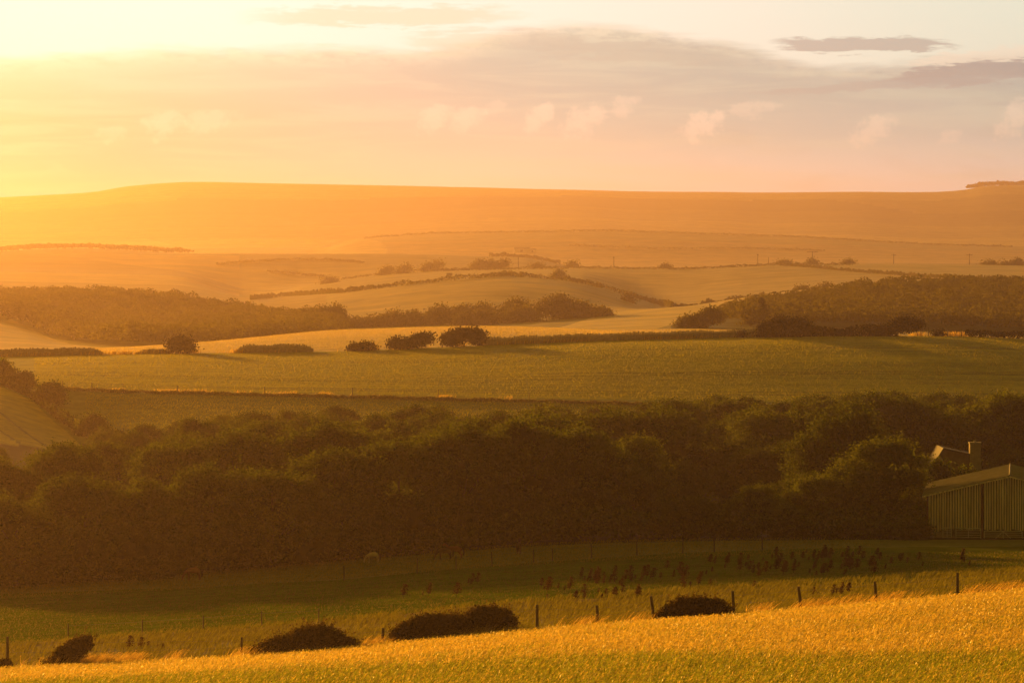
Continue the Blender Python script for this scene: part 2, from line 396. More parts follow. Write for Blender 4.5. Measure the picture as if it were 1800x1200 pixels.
def leaf_mat(name, c1, c2, trans=.4, spec=.0):
    m, n = new_mat(name)
    a_ = attr(n); oi = n.nodes.new('ShaderNodeObjectInfo')
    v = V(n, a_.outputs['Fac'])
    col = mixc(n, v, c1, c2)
    br = V(n, oi.outputs['Random'])*.5+.75
    col = mixc(n, 1.0, col, comb(n, br*1.05, br, br*.9), 'MULTIPLY')
    d_ = n.nodes.new('ShaderNodeBsdfDiffuse'); t_ = n.nodes.new('ShaderNodeBsdfTranslucent'); mx = n.nodes.new('ShaderNodeMixShader')
    n.links.new(col, d_.inputs[0]); n.links.new(mixc(n, .5, col, (c2[0]*1.3, c2[1]*1.3, c2[2])), t_.inputs[0])
    mx.inputs[0].default_value = trans
    n.links.new(d_.outputs[0], mx.inputs[1]); n.links.new(t_.outputs[0], mx.inputs[2])
    last = mx.outputs[0]
    if spec:
        g = n.nodes.new('ShaderNodeBsdfGlossy'); g.inputs['Roughness'].default_value = .45; g.inputs[0].default_value = (1, .95, .8, 1)
        m2 = n.nodes.new('ShaderNodeMixShader'); m2.inputs[0].default_value = spec
        n.links.new(last, m2.inputs[1]); n.links.new(g.outputs[0], m2.inputs[2]); last = m2.outputs[0]
    out(n, last); return m
def solid_mat(name, c, rough=.8, var=.3, scale=(3, 3, 3), metal=0.0, spec=.3):
    m, n = new_mat(name)
    tcn = n.nodes.new('ShaderNodeTexCoord').outputs['Object']
    f1 = noise(n, mapping(n, tcn, scale), 1.0, 5, .65)
    v = (f1-.5)*2*var*2+1.0
    col = mixc(n, 1.0, c, comb(n, v, v, v), 'MULTIPLY')
    b = n.nodes.new('ShaderNodeBsdfPrincipled'); n.links.new(col, b.inputs['Base Color'])
    b.inputs['Roughness'].default_value = rough; b.inputs['Metallic'].default_value = metal; b.inputs['Specular IOR Level'].default_value = spec
    bp = n.nodes.new('ShaderNodeBump'); bp.inputs['Strength'].default_value = .3; bp.inputs['Distance'].default_value = .02
    n.links.new(f1.k, bp.inputs['Height']); n.links.new(bp.outputs[0], b.inputs['Normal'])
    out(n, b.outputs[0]); return m
M_wheat_ground = ground_mat('wheat_ground', (3, 2.2, 3), (.25, .9, .3), .8, .25)
M_pasture = ground_mat('pasture', (1.6, 1.0, 1), (.12, .5, .3), .6, .15)
M_crop = ground_mat('crop', (.5, .35, 1), (.03, .45, .3), .5, .15)
M_far = ground_mat('far_ground', (.05, .035, .1), (.008, .05, .1), .3, 1.0)
M_leaf = leaf_mat('broadleaf', (.014, .020, .0015), (.115, .140, .006), .42)
M_leaf_light = leaf_mat('light_broadleaf', (.034, .042, .003), (.15, .17, .008), .42)
M_leaf_dark = leaf_mat('thorn_leaf', (.014, .014, .006), (.040, .034, .010), .28)
M_leaf_far = leaf_mat('far_leaf', (.10, .09, .008), (.165, .14, .014), .38)
M_wheat = leaf_mat('wheat', (.27, .20, .03), (.70, .51, .11), .62, .10)
M_wheat_green = leaf_mat('green_wheat', (.11, .15, .015), (.34, .37, .04), .5)
M_grass = leaf_mat('dry_grass', (.20, .15, .04), (.75, .48, .13), .5)
M_straw = leaf_mat('straw', (.50, .37, .19), (.72, .56, .33), .45)
M_crop_leaf = leaf_mat('crop_leaf', (.21, .20, .012), (.52, .44, .03), .5)
M_gorse = leaf_mat('gorse_leaf', (.010, .009, .003), (.13, .085, .02), .35)
M_bank = leaf_mat('bank_grass', (.08, .085, .010), (.26, .23, .035), .4)
M_strip = leaf_mat('strip_grass', (.12, .12, .02), (.34, .28, .06), .45)
M_grass_dim = leaf_mat('rough_grass', (.09, .09, .02), (.24, .20, .06), .4)
M_dock = leaf_mat('dock_seed', (.045, .017, .008), (.10, .042, .016), .25)
M_bark = solid_mat('bark', (.045, .032, .02))
M_post = solid_mat('fence_post_wood', (.10, .075, .05), .85, .35, (12, 12, 2))
M_wire = solid_mat('wire', (.16, .14, .12), .5, .2, (3, 3, 3), .6)
M_board = solid_mat('weathered_board', (.85, .70, .44), .85, .6, (4.5, 4.5, .22))
M_dark = solid_mat('barn_interior', (.16, .13, .09))
M_block = solid_mat('concrete_block', (.32, .28, .18), .9, .2, (2, 2, 2))
M_sheet = solid_mat('fibre_cement_roof', (.25, .20, .13), .8, .30, (1.2, .4, 1.2))
M_rust = solid_mat('rusty_post', (.12, .045, .02), .8, .3, (8, 8, 2))
M_galv = solid_mat('galvanised_tube', (.75, .70, .58), .6, .1, (3, 3, 3), .1)
M_stone = solid_mat('rubble_stone', (.36, .28, .17), .9, .35, (1.6, 1.6, 3))
M_roof = solid_mat('stone_tiles', (.26, .16, .07), .9, .3, (2, 2, 2))
M_white = solid_mat('limewash', (.75, .68, .58), .9, .08)
M_glass = solid_mat('window_glass', (.03, .03, .03), .15, .1)
M_pale = solid_mat('pale_coat', (.62, .46, .26), .8, .15)
M_brown = solid_mat('brown_coat', (.09, .05, .025), .8, .2)
M_chest = solid_mat('chestnut_coat', (.20, .06, .022), .8, .2)
M_mane = solid_mat('mane_hair', (.04, .025, .015), .9, .2)
M_pole = solid_mat('pole_wood', (.06, .045, .03))

# ------------------------------------------------------------------ haze: one closed box of even air
hz_me = bpy.data.meshes.new('haze')
x0, x1, y0, y1, z0, z1 = -5200, 5200, -330, 9300, -75, 172
hv = [(x, y, z) for z in (z0, z1) for y in (y0, y1) for x in (x0, x1)]
hz_me.from_pydata(hv, [], [(0, 2, 3, 1), (4, 5, 7, 6), (0, 1, 5, 4), (2, 6, 7, 3), (0, 4, 6, 2), (1, 3, 7, 5)])
mh, n = new_mat('haze_air')
pv = n.nodes.new('ShaderNodeVolumePrincipled')
pv.inputs['Color'].default_value = (.63, .44, .42, 1); pv.inputs['Density'].default_value = 1.45e-4
pv.inputs['Anisotropy'].default_value = 0.82
o_ = n.nodes.new('ShaderNodeOutputMaterial'); n.links.new(pv.outputs[0], o_.inputs['Volume'])
tag(link('haze', hz_me, mh), kind='stuff')

# ------------------------------------------------------------------ ground sheets (one surface cut at field boundaries)
cols = np.concatenate([-np.geomspace(2600, 160, 46), np.arange(-150, 1951, 2.6), 1800+np.geomspace(160, 2600, 46)])
rowsY = [1.0, 8, 20, 40, 60, 80, 100, 120, 135]
y_ = 145.0
while y_ < 9000:
    rowsY.append(y_)
    y_ += 0.45 if y_ < 345 else (4 if y_ < 560 else (1.1 if y_ < 760 else (y_*.0032 if y_ < 5200 else y_*.006)))
rowsY = np.array(rowsY+[9000.0])
PX, YY = np.meshgrid(cols, rowsY)
ZZ = ground_z(PX, YY)
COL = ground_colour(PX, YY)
XYZ = np.stack([(PX-HX)/F*YY, YY, ZZ], -1)
nc = len(cols)
def sheet(name, ya, yb, mat):
    i0 = int(np.searchsorted(rowsY, ya)); i1 = int(min(np.searchsorted(rowsY, yb), len(rowsY)-1))
    v = XYZ[i0:i1+1].reshape(-1, 3); c = COL[i0:i1+1].reshape(-1, 4); r = i1-i0
    k = (np.arange(r)[:, None]*nc+np.arange(nc-1)[None]).ravel()
    f = np.stack([k, k+1, k+nc+1, k+nc], 1)
    return tag(link(name, np_mesh(name, v, f, c, True), mat), kind='structure')
sheet('wheat_field', 0, 227, M_wheat_ground)
sheet('pasture', 227, 338, M_pasture)
sheet('woodland_floor', 338, 575, M_pasture)
sheet('crop_field', 575, 741, M_crop)
sheet('stubble_field', 741, 985, M_crop)
sheet('valley_ground', 985, 2600, M_far)
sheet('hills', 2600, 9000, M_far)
gx, gy = np.meshgrid(np.linspace(-420, 420, 43), np.linspace(-300, 60, 19))
gzv = np.interp(gy, YK[:4], [-1.75, -4.2, -10.0, -14.6])-.35
k = (np.arange(18)[:, None]*43+np.arange(42)[None]).ravel()
tag(link('ground', np_mesh('ground', np.stack([gx, gy, gzv], -1).reshape(-1, 3), np.stack([k, k+1, k+44, k+43], 1), np.tile([.3, .25, .06, .3], (gx.size, 1)), True), M_pasture), kind='structure')

# ------------------------------------------------------------------ foliage builders
def unit(n_, r): d_ = r.normal(size=(n_, 3)); return d_/np.linalg.norm(d_, axis=1, keepdims=True)
def leaf_quads(c, size, r, nrm=None, elong=1.5, var=None):
    """one folded-diamond leaf per centre"""
    n_ = len(c); d_ = unit(n_, r)
    if nrm is not None: d_ = d_*.9+nrm*.75; d_ /= np.linalg.norm(d_, axis=1, keepdims=True)
    t_ = np.cross(d_, unit(n_, r)); t_ /= np.linalg.norm(t_, axis=1, keepdims=True)+1e-9
    b_ = np.cross(d_, t_); s_ = (size*r.uniform(.6, 1.35, n_))[:, None]
    v = np.stack([c-t_*s_*elong*.5, c+b_*s_*.5-d_*s_*.1, c+t_*s_*elong*.5, c-b_*s_*.5-d_*s_*.1], 1).reshape(-1, 3)
    f = np.arange(n_*4).reshape(-1, 4)
    if var is None: var = r.uniform(0, 1, n_)
    col = np.repeat(np.clip(var, 0, 1), 4)
    return v, f, np.stack([col, col, col, np.ones_like(col)], 1)
def join(parts):
    vs, fs, cs, o_ = [], [], [], 0
    for v, f, c in parts: vs.append(v); fs.append(f+o_); cs.append(c); o_ += len(v)
    return np.concatenate(vs), np.concatenate(fs), np.concatenate(cs)
def crown(r, lobes, ncl, per, leaf, crad, lean=0.0, low=-.35, fill=500, fsize=.9, sprig=0):
    """lobes: (x, y, z, rx, ry, rz); leaves gathered in clumps on the lobes' shells, with dark fill inside"""
    L = np.array(lobes, float); area = L[:, 3]*L[:, 5]; pick = r.choice(len(L), ncl*2, p=area/area.sum())
    d_ = unit(ncl*2, r); ok = d_[:, 2] > low; d_ = d_[ok]; pick = pick[ok]
    c = L[pick, :3]+d_*L[pick, 3:]*(.95+.09*r.normal(size=(len(d_), 1)))
    inside = np.zeros(len(c), bool)
    for j, l in enumerate(L):
        q = (((c-l[:3])/l[3:])**2).sum(1); inside |= (q < .72) & (pick != j)
    c = c[~inside][:ncl]; d_ = d_[~inside][:ncl]
    tint = r.uniform(0, 1, len(c))
    cc = np.repeat(c, per, 0)+r.normal(size=(len(c)*per, 3))*crad*np.array([1, 1, .75]); dd = np.repeat(d_, per, 0)
    a1 = leaf_quads(cc, np.full(len(cc), leaf), r, dd, var=np.repeat(tint, per)*.75+r.uniform(0, .25, len(cc)))
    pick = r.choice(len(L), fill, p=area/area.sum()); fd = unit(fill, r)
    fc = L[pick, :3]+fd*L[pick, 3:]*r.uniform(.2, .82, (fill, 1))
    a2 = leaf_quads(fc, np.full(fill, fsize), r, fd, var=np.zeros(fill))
    if sprig:
        ns = int(len(c)*.45); ii = r.choice(len(c), ns); u = d_[ii]*.6+np.array([.35, 0, .75])+r.normal(size=(ns, 3))*.25; u /= np.linalg.norm(u, axis=1, keepdims=True)
        L_ = sprig*r.uniform(.3, 1.0, ns); k_ = 9
        t_ = np.tile(np.linspace(0, 1, k_), ns)[:, None]
        sc = np.repeat(c[ii], k_, 0)+np.repeat(u*L_[:, None], k_, 0)*t_+r.normal(size=(ns*k_, 3))*crad*.22
        a3 = leaf_quads(sc, np.full(ns*k_, leaf*.85), r, None, 1.5, np.repeat(tint[ii], k_)*.5+r.uniform(.2, .5, ns*k_))
        a1 = join([a1, a3])
    v, f, c_ = join([a1, a2])
    if lean: v[:, 0] += lean*np.maximum(v[:, 2], 0)
    return v, f, c_
def tube(pts, rad, seg=7):
    pts = [Vector(p) for p in pts]; v, f = [], []
    for i, p in enumerate(pts):
        d_ = (pts[min(i+1, len(pts)-1)]-pts[max(i-1, 0)]).normalized()
        u = d_.orthogonal().normalized(); w = d_.cross(u)
        for k_ in range(seg):
            a_ = 2*math.pi*k_/seg; v.append(p+(u*math.cos(a_)+w*math.sin(a_))*rad[i])
    for i in range(len(pts)-1):
        for k_ in range(seg):
            a_ = i*seg+k_; b_ = i*seg+(k_+1) % seg; f.append((a_, b_, b_+seg, a_+seg))
    f.append(tuple(range(seg))[::-1]); f.append(tuple((len(pts)-1)*seg+k_ for k_ in range(seg)))
    return v, f
def py_mesh(name, lst):
    vs, fs = [], []
    for v, f in lst:
        o_ = len(vs); vs += list(v); fs += [tuple(i+o_ for i in q) for q in f]
    me = bpy.data.meshes.new(name); me.from_pydata([tuple(p) for p in vs], [], fs); me.update(); return me
def box(x0, x1, y0, y1, z0, z1):
    v = [(x, y, z) for z in (z0, z1) for y in (y0, y1) for x in (x0, x1)]
    return v, [(0, 2, 3, 1), (4, 5, 7, 6), (0, 1, 5, 4), (2, 6, 7, 3), (0, 4, 6, 2), (1, 3, 7, 5)]
def trunk_mesh(H, r, rr):
    parts = [tube([(0, 0, -.4), (.1, 0, H*.2), (0, .1, H*.45), (.1, 0, H*.75)], [r, r*.75, r*.55, r*.15])]
    for k_ in range(5):
        a_ = rr.uniform(0, 6.28); z_ = H*rr.uniform(.2, .45); l = H*rr.uniform(.25, .38)
        parts.append(tube([(0, 0, z_), (math.cos(a_)*l*.5, math.sin(a_)*l*.5, z_+l*.45), (math.cos(a_)*l, math.sin(a_)*l, z_+l*.85)], [r*.4, r*.28, r*.08], 5))
    return py_mesh('trunk', parts)
def round_lobes(r, R, H, n_=14, skirt=.25):
    L = [(0, 0, H*.46, R*.74, R*.74, H*.46), (0, 0, H*.2, R*.62, R*.62, H*.2)]
    for i in range(n_):
        a_ = r.uniform(0, 6.28); q = R*r.uniform(.35, .68); z_ = H*r.uniform(skirt+.08, .74); s_ = R*r.uniform(.30, .48)
        L.append((math.cos(a_)*q, math.sin(a_)*q, z_, s_, s_, s_*r.uniform(.7, 1.0)))
    for i in range(5):
        a_ = r.uniform(0, 6.28); q = R*r.uniform(0, .42); s_ = R*r.uniform(.24, .36)
        L.append((math.cos(a_)*q, math.sin(a_)*q, H*.88-s_*.6+r.uniform(-.04, .06)*H, s_, s_, s_*.8))
    return L
def make_tree(name, seed, R, H, mat, leaf=.155, ncl=480, per=80, lean=0.0, crad=.42, skirt=.25, low=-.35, fill=420, fsize=1.1, trunk=True, lobes=None):
    r = np.random.default_rng(seed); t_ = empty(name)
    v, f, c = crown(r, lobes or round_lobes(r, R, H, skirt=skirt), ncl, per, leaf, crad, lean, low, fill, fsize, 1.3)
    link('crown', np_mesh('crown', v, f, c), mat, t_)
    if trunk: link('trunk', trunk_mesh(H, R*.065, r), M_bark, t_)
    return t_
def dup(root, name=None):
    r = root.copy(); C.objects.link(r)
    if name: r.name = name
    for k_ in ('label', 'category', 'group'):
        if k_ in r: del r[k_]
    for ch in list(root.children):
        c = ch.copy(); C.objects.link(c); c.parent = r
        for g in list(ch.children):
            d_ = g.copy(); C.objects.link(d_); d_.parent = c
    return r
used = set()
def place(proto, loc, rz=0.0, sc=(1, 1, 1)):
    """the prototype itself the first time, then copies"""
    if proto.name in used: o = dup(proto)
    else: o = proto
    used.add(proto.name)
    o.location = loc; o.rotation_euler = (0, 0, rz); o.scale = sc
    return o
ORD = ['', 'first', 'second', 'third', 'fourth', 'fifth', 'sixth', 'seventh', 'eighth', 'ninth', 'tenth', 'eleventh', 'twelfth', 'thirteenth', 'fourteenth',
       'fifteenth', 'sixteenth', 'seventeenth', 'eighteenth', 'nineteenth', 'twentieth', 'twenty-first', 'twenty-second', 'twenty-third', 'twenty-fourth', 'twenty-fifth']

# ------------------------------------------------------------------ the wood in the valley: single trees
protos = [make_tree('broadleaf_tree', 100+i, 5.4, 10.5, M_leaf_light if i in (2, 5) else M_leaf, skirt=0.0 if i % 2 else .05, lean=.05*(i % 3)) for i in range(8)]
env = line([(-200,772),(0,764),(110,770),(200,748),(300,736),(430,716),(560,708),(640,717),(720,708),(800,712),(900,714),(1000,704),(1080,708),(1200,690),(1370,693),(1420,681),(1540,676),(1600,692),(1700,680),(1800,688),(2000,690)])
front = [  # column, distance, crown radius, height, prototype, label
 (30, 331, 4.6, 8.0, 0, 'dark round tree by the shaded left end of the pasture'),
 (150, 336, 4.8, 9.2, 1, 'front tree of the wood with a pale fringe, up-slope from the leaning thorn bush'),
 (262, 333, 4.4, 8.6, 3, 'dark front tree of the wood just left of the chestnut pony'),
 (372, 338, 4.8, 9.8, 4, 'broad dark tree right behind the chestnut pony'),
 (480, 336, 4.6, 9.0, 6, 'dark bushy tree at the pasture edge between chestnut and pale ponies'),
 (590, 340, 4.9, 10.2, 7, 'tall dark front tree just left of the pale grazing pony'),
 (700, 342, 5.0, 10.6, 0, 'big dark front tree between the pale and the two brown ponies'),
 (810, 345, 5.2, 11.2, 1, 'massive dark front tree behind the two brown ponies'),
 (925, 347, 5.0, 11.4, 3, 'tallest domed front tree, behind the pony seen end-on'),
 (1020, 349, 4.7, 10.8, 4, 'domed front tree just right of the pony seen end-on'),
 (1112, 352, 3.6, 9.4, 2, 'lighter green tree at the shoulder above the dark gap in the wood'),
 (1536, 350, 4.9, 9.4, 5, 'large sunlit-topped round tree left of the barn'),
 (1448, 349, 3.2, 5.6, 2, 'smaller tree leaning against the left side of the large round tree'),
 (1322, 346, 2.8, 5.2, 5, 'low round tree alone in front of the dark gap'),
 (1218, 344, 3.3, 4.2, 6, 'low spreading bushy tree under the dark gap in the wood'),
 (1390, 343, 2.5, 3.2, 7, 'squat bushy tree between the low round tree and the large round one'),
 (1588, 362, 2.2, 5.6, 4, 'dark tree squeezed between the large round tree and cottage'),
]
for px, Y, R, H, k_, lab in front:
    o = place(protos[k_], at(px, Y, -.3), random.uniform(0, 6.28), (R*1.2/5.4, R*1.1/5.4, H/10.5))
    tag(o, lab, 'tree', 'broadleaf trees of the wood in the valley')
RIDGES = [(348, line([(-100,862),(0,850),(130,838),(200,812),(300,815),(400,795),(480,783),(570,776),(680,766),(740,745),(850,730),(960,724),(1020,728),(1080,755),(1150,770),(1300,760),(1500,770),(1900,780)])),
          (385, line([(-100,815),(0,806),(60,790),(130,774),(190,792),(240,795),(330,770),(450,745),(560,742),(700,748),(800,735),(1000,722),(1150,724),(1300,716),(1500,714),(1700,716),(1900,716)])),
          (430, line([(-100,785),(0,778),(100,770),(200,778),(300,752),(420,736),(520,730),(640,738),(760,728),(900,724),(1100,716),(1200,706),(1400,704),(1600,708),(1800,702)])),
          (482, lambda q: env(q)+9), (530, lambda q: env(q)+5), (560, lambda q: env(q)-1)]
row = 0
for Y, ln, drop in [(366, RIDGES[0][1], 1), (385, RIDGES[1][1], 0), (408, RIDGES[1][1], 1), (430, RIDGES[2][1], 0), (455, RIDGES[2][1], 1), (482, RIDGES[3][1], 0), (506, RIDGES[3][1], 1), (530, RIDGES[4][1], 0), (560, RIDGES[5][1], 0)]:
    row += 1; rowpx = []
    sp_ = (8.4 if Y < 470 else 7.6)*F/Y; px = -80+random.uniform(0, sp_)
    while px < 1890:
        yj = Y+random.uniform(-5, 5); q = px+random.uniform(-.22, .22)*sp_
        bad = (px > 1585 and yj < 392) or (px > 1720 and yj < 425) or (1560 < px < 1860 and 375 < yj < 455) or (1120 < px < 1320 and yj < 400) or (px < 230 and yj > 548-(230-px)*.12)
        if not bad: rowpx.append((q, yj))
        px += sp_*random.uniform(.8, 1.2)
    for i, (q, yj) in enumerate(rowpx):
        g_ = gz(q, yj); topy = float(ln(q))+random.uniform(-7, 9)+(random.uniform(45, 95) if drop else 0)
        H = min((HY-topy)/F*yj-g_, 13.0); cap = (HY-float(env(q))+4)/F*yj-g_; H = min(H, cap)
        if H < 4: continue
        R = min(H*.62, 7.6)*random.uniform(.85, 1.15)
        k_ = random.choice([0, 1, 3, 4, 6, 7, 0, 1, 3, 4, 2, 5])
        o = place(protos[k_], ((q-HX)/F*yj, yj, g_-.3), random.uniform(0, 6.28), (R/5.4, R/5.4, H/10.5))
        tone = 'lighter green' if k_ in (2, 5) else 'dark'
        tag(o, f'{tone} tree, {ORD[i+1]} from left in the {ORD[row]} row behind the wood\'s edge', 'tree', 'broadleaf trees of the wood in the valley')

def undergrowth():
    r = np.random.default_rng(66); n_ = 42000; px = r.uniform(-60, 1625, n_); Y = np.interp(px, [0, 400, 1000, 1620], [327, 333, 341, 339])+r.uniform(0, 7, n_)
    top = np.clip(2.0+1.9*fbm(px/60, Y/4, 77, 3), .3, 4.0); z = ground_z(px, np.round(Y*2)/2)+top*np.sqrt(r.uniform(0, 1, n_))
    v, f, c = leaf_quads(np.stack([(px-HX)/F*Y, Y, z], 1), np.full(n_, .22), r, np.tile([0, -.5, .6], (n_, 1)))
    tag(link('undergrowth', np_mesh('undergrowth', v, f, c), M_leaf), 'dark nettles and brambles filling the foot of the wood', None, None, 'stuff')
undergrowth()

# ------------------------------------------------------------------ far woods that read as one mass
def wood_mass(name, label, pts, mat, H=8, R=5, leaf=1.0, n_leaf=170, seed=1):
    r = np.random.default_rng(seed); out_ = []
    for px, Y in pts:
        h_ = H*r.uniform(.75, 1.2); R_ = R*r.uniform(.8, 1.15); b_ = at(px, Y)
        d_ = unit(n_leaf, r); d_[:, 2] = np.abs(d_[:, 2])*1.1-.25
        blob = 1+.22*np.sin(d_[:, 0]*5+px)*np.sin(d_[:, 1]*4+Y)
        c = np.array(b_)+np.array([0, 0, h_*.5])+d_*np.array([R_, R_, h_*.5])*blob[:, None]*r.uniform(.86, 1.05, (n_leaf, 1))
        out_.append(leaf_quads(c, np.full(n_leaf, leaf), r, d_, 1.2, r.uniform(.1, .7)+r.uniform(0, .25, n_leaf)))
    v, f, c = join(out_)
    return tag(link(name, np_mesh(name, v, f, c), mat), label, None, None, 'stuff')
def scatter(poly, step, seed):
    r = random.Random(seed); ys = [p[1] for p in poly]; pts = []; Y = min(ys)
    while Y < max(ys):
        s_ = step*F/Y; q = min(p[0] for p in poly)-r.uniform(0, s_)
        while q < max(p[0] for p in poly):
            a_ = q+r.uniform(-.3, .3)*s_; b_ = Y+r.uniform(-.3, .3)*step
            if in_poly(np.array([a_]), np.array([b_]), poly)[0]: pts.append((a_, b_))
            q += s_
        Y += step*1.5
    return pts
for i, (px, Y) in enumerate([(-110, 338), (-200, 345), (-300, 352), (-90, 362), (-170, 372), (-270, 380), (-360, 390), (-130, 400), (-230, 412), (-330, 425), (-420, 440), (-520, 470)]):
    tag(place(protos[(0, 1, 3, 4, 6, 7)[i % 6]], at(px, Y, -.3), i*1.3, (1.05, 1.05, .92)), 'dark tree continuing the wood beyond the left edge of the view', 'tree', 'broadleaf trees of the wood in the valley')
wood_mass('woodland', 'broadleaf woodland covering the orange-lit hillside on the valley\'s left', scatter([(-500,1400),(60,1250),(150,1130),(200,1010),(360,1010),(590,1150),(590,1290),(430,1480),(280,1530),(-500,1540)], 6.5, 3), M_leaf_far, 6.2, 5, .6, 320, 11)
wood_mass('woodland', 'scrubby woodland on the slope behind the wall and the gateway', scatter([(1290,1010),(1900,1000),(2300,1000),(2300,1370),(1800,1370),(1640,1360),(1500,1330),(1420,1290),(1330,1220),(1280,1130)], 6.5, 4), M_leaf_far, 5.5, 4.6, .55, 300, 12)
wood_mass('woodland', 'dark belt of trees on the low hill under the far ridge', scatter([(-300,3440),(320,3440),(330,3530),(-300,3530)], 12, 5), M_leaf_far, 4, 12, 2.4, 60, 13)
wood_mass('woodland', 'small hilltop wood on the far skyline', scatter([(1690,7150),(1810,7150),(1990,7260),(1700,7260)], 16, 6), M_leaf_far, 8, 10, 4.0, 60, 14)

# ------------------------------------------------------------------ hedges, scrub and single bushes
def hedge(name, label, pts, h, w, leaf, dens, mat, seed, group=None, wav=.35, cat='hedge'):
    r = np.random.default_rng(seed); P_ = np.array([tuple(at(a_, b_)) for a_, b_ in pts]); seg = np.linalg.norm(np.diff(P_, axis=0), axis=1)
    L = seg.sum(); n_ = int(L*dens); s_ = r.uniform(0, L, n_); cum = np.concatenate([[0], np.cumsum(seg)])
    base = np.stack([np.interp(s_, cum, P_[:, k_]) for k_ in range(3)], 1)
    hh = h*(1+wav*vnoise(s_/(h*2.2), s_*0, seed)+wav*.5*vnoise(s_/(h*.8), s_*0+5, seed))
    a_ = r.uniform(0, math.pi, n_); rad = np.sqrt(r.uniform(.35, 1.0, n_))
    base[:, 1] += np.cos(a_)*w*.5*rad; base[:, 0] += r.normal(size=n_)*.1; base[:, 2] += np.sin(a_)**.7*hh*rad
    nrm = np.stack([np.zeros(n_), np.cos(a_), np.sin(a_)], 1)
    v, f, c = leaf_quads(base, np.full(n_, leaf), r, nrm, 1.3)
    return tag(link(name, np_mesh(name, v, f, c), mat), label, cat, group)
def hpts(pts, y0, y1, step=20):
    q, w = trace(pts, y0, y1, step); return list(zip(q, w))
HG = 'hedgerows dividing the far fields'
hedge('hedgerow', 'long hedge along the crest of the middle hill running out to the telegraph poles', hpts([(600,492),(670,482),(750,477),(880,474),(1010,472),(1200,474),(1370,466),(1500,466)], 2300, 2500), 1.6, 2, .6, 14, M_leaf_far, 31, HG)
hedge('hedgerow', 'hedge climbing the left shoulder of the middle hill to its top', hpts([(440,527),(500,521),(600,515),(700,503),(830,490),(900,485)], 1500, 2400), 2.0, 3, .6, 20, M_leaf_far, 32, HG)
hedge('hedgerow', 'hedge dropping down the right side of the middle hill', hpts([(880,484),(1000,494),(1060,507),(1110,522),(1180,541)], 1500, 2100), 2.0, 3, .6, 20, M_leaf_far, 33, HG)
hedge('hedgerow', 'hedge slanting right from the ridge poles down to the scrubby wood', hpts([(1370,467),(1420,470),(1500,478),(1580,484),(1660,489),(1800,493)], 1700, 2500), 1.7, 3, .6, 18, M_leaf_far, 34, HG)
hedge('hedgerow', 'ragged hedge along the top of the pale field below the ridge', [(1180,1700),(1230,1690),(1265,1680),(1330,1670),(1385,1665)], 2.4, 3, .6, 34, M_leaf_far, 35, HG, .6)
hedge('hedgerow', 'broken hedge near the foot of the faint hill far left', hpts([(380,466),(430,462),(500,457),(590,459),(650,463)], 2750, 3150), 1.8, 3, .9, 10, M_leaf_far, 36, HG)
hedge('hedgerow', 'short hedge across the pale field left of the middle hill', hpts([(470,478),(520,483),(580,488)], 2600, 3000), 1.8, 3, .9, 10, M_leaf_far, 37, HG)
hedge('hedgerow', 'dark scrub belt on the hillock at the right end of the back ridge', [(860,3180),(900,3190),(940,3190),(985,3190)], 3.2, 8, 1.2, 20, M_leaf_far, 38, HG)
hedge('hedgerow', 'hedge line on the far slope above the white farm building', hpts([(640,419),(760,411),(1060,406),(1400,417),(1620,430),(1800,435)], 4300, 4700, 30), 2, 4, 1.4, 5, M_leaf_far, 39, HG)
hedge('hedgerow', 'thin hedge crossing the slope under the far ridge', hpts([(1000,432),(1150,438),(1300,437),(1450,441)], 3950, 4500, 30), 2, 4, 1.4, 5, M_leaf_far, 40, HG)
hedge('hedgerow', 'low dark hedge right of the gateway beyond the crop field', [(1697,738),(1740,737),(1790,736),(1850,735),(1950,734)], 1.35, 1.4, .3, 120, M_leaf_dark, 41, None, .12)
hedge('hedgerow', 'low windblown hedge between the twin domed bushes and the leaning thorn', [(1400,737),(1440,738),(1480,738),(1530,738),(1560,738)], 2.0, 2.2, .32, 150, M_leaf_dark, 42, None, .22)
hedge('hedgerow', 'overgrown field boundary of rank grass below the crop field', [(60,640),(110,638),(200,637),(460,636),(770,635),(1000,634),(1180,632)], .5, 2.0, .28, 80, M_grass_dim, 43, None, .3)
hedge('hedgerow', 'scrubby bank running down from the left bushes to the wood', [(-40,648),(10,636),(60,622),(110,604),(160,585),(200,572),(240,566)], 1.3, 2.6, .3, 150, M_leaf, 44, None, .55)

def bush(name, label, px, Y, wpx, hpx, lean, mat, seed, leaf, ncl, per, lobes_f=None, group=None, cat='bush', ypx=None, crad=None, trunk=False, base_dz=-.15, fsize=None):
    """bush wpx wide and hpx tall as seen; lobes laid out in unit width and height"""
    r = np.random.default_rng(seed); sc_ = Y/F; w = wpx*sc_; h = hpx*sc_
    b_ = at(px, Y, base_dz); t_ = empty(name, b_)
    lob = lobes_f or [(0, 0, .45, .42, .4, .5), (-.25, 0, .32, .26, .26, .34), (.24, 0, .34, .26, .26, .36), (.05, .1, .62, .24, .24, .34)]
    L = [(x*w, y*w*.8, z*h, rx*w, ry*w*.8, rz*h) for x, y, z, rx, ry, rz in lob]
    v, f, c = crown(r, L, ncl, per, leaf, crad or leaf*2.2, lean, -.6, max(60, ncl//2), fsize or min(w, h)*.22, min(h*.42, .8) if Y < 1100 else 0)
    link('crown', np_mesh('crown', v, f, c), mat, t_)
    if trunk:
        link('trunk', py_mesh('trunk', [tube([(-.06*w*k_, 0, -.2), (.05*w*k_, 0, h*.3), (.16*w*k_+lean*h*.5, 0, h*.6)], [.05*h, .035*h, .012*h], 6) for k_ in (1, -1)]), M_bark, t_)
    return tag(t_, label, cat, group)
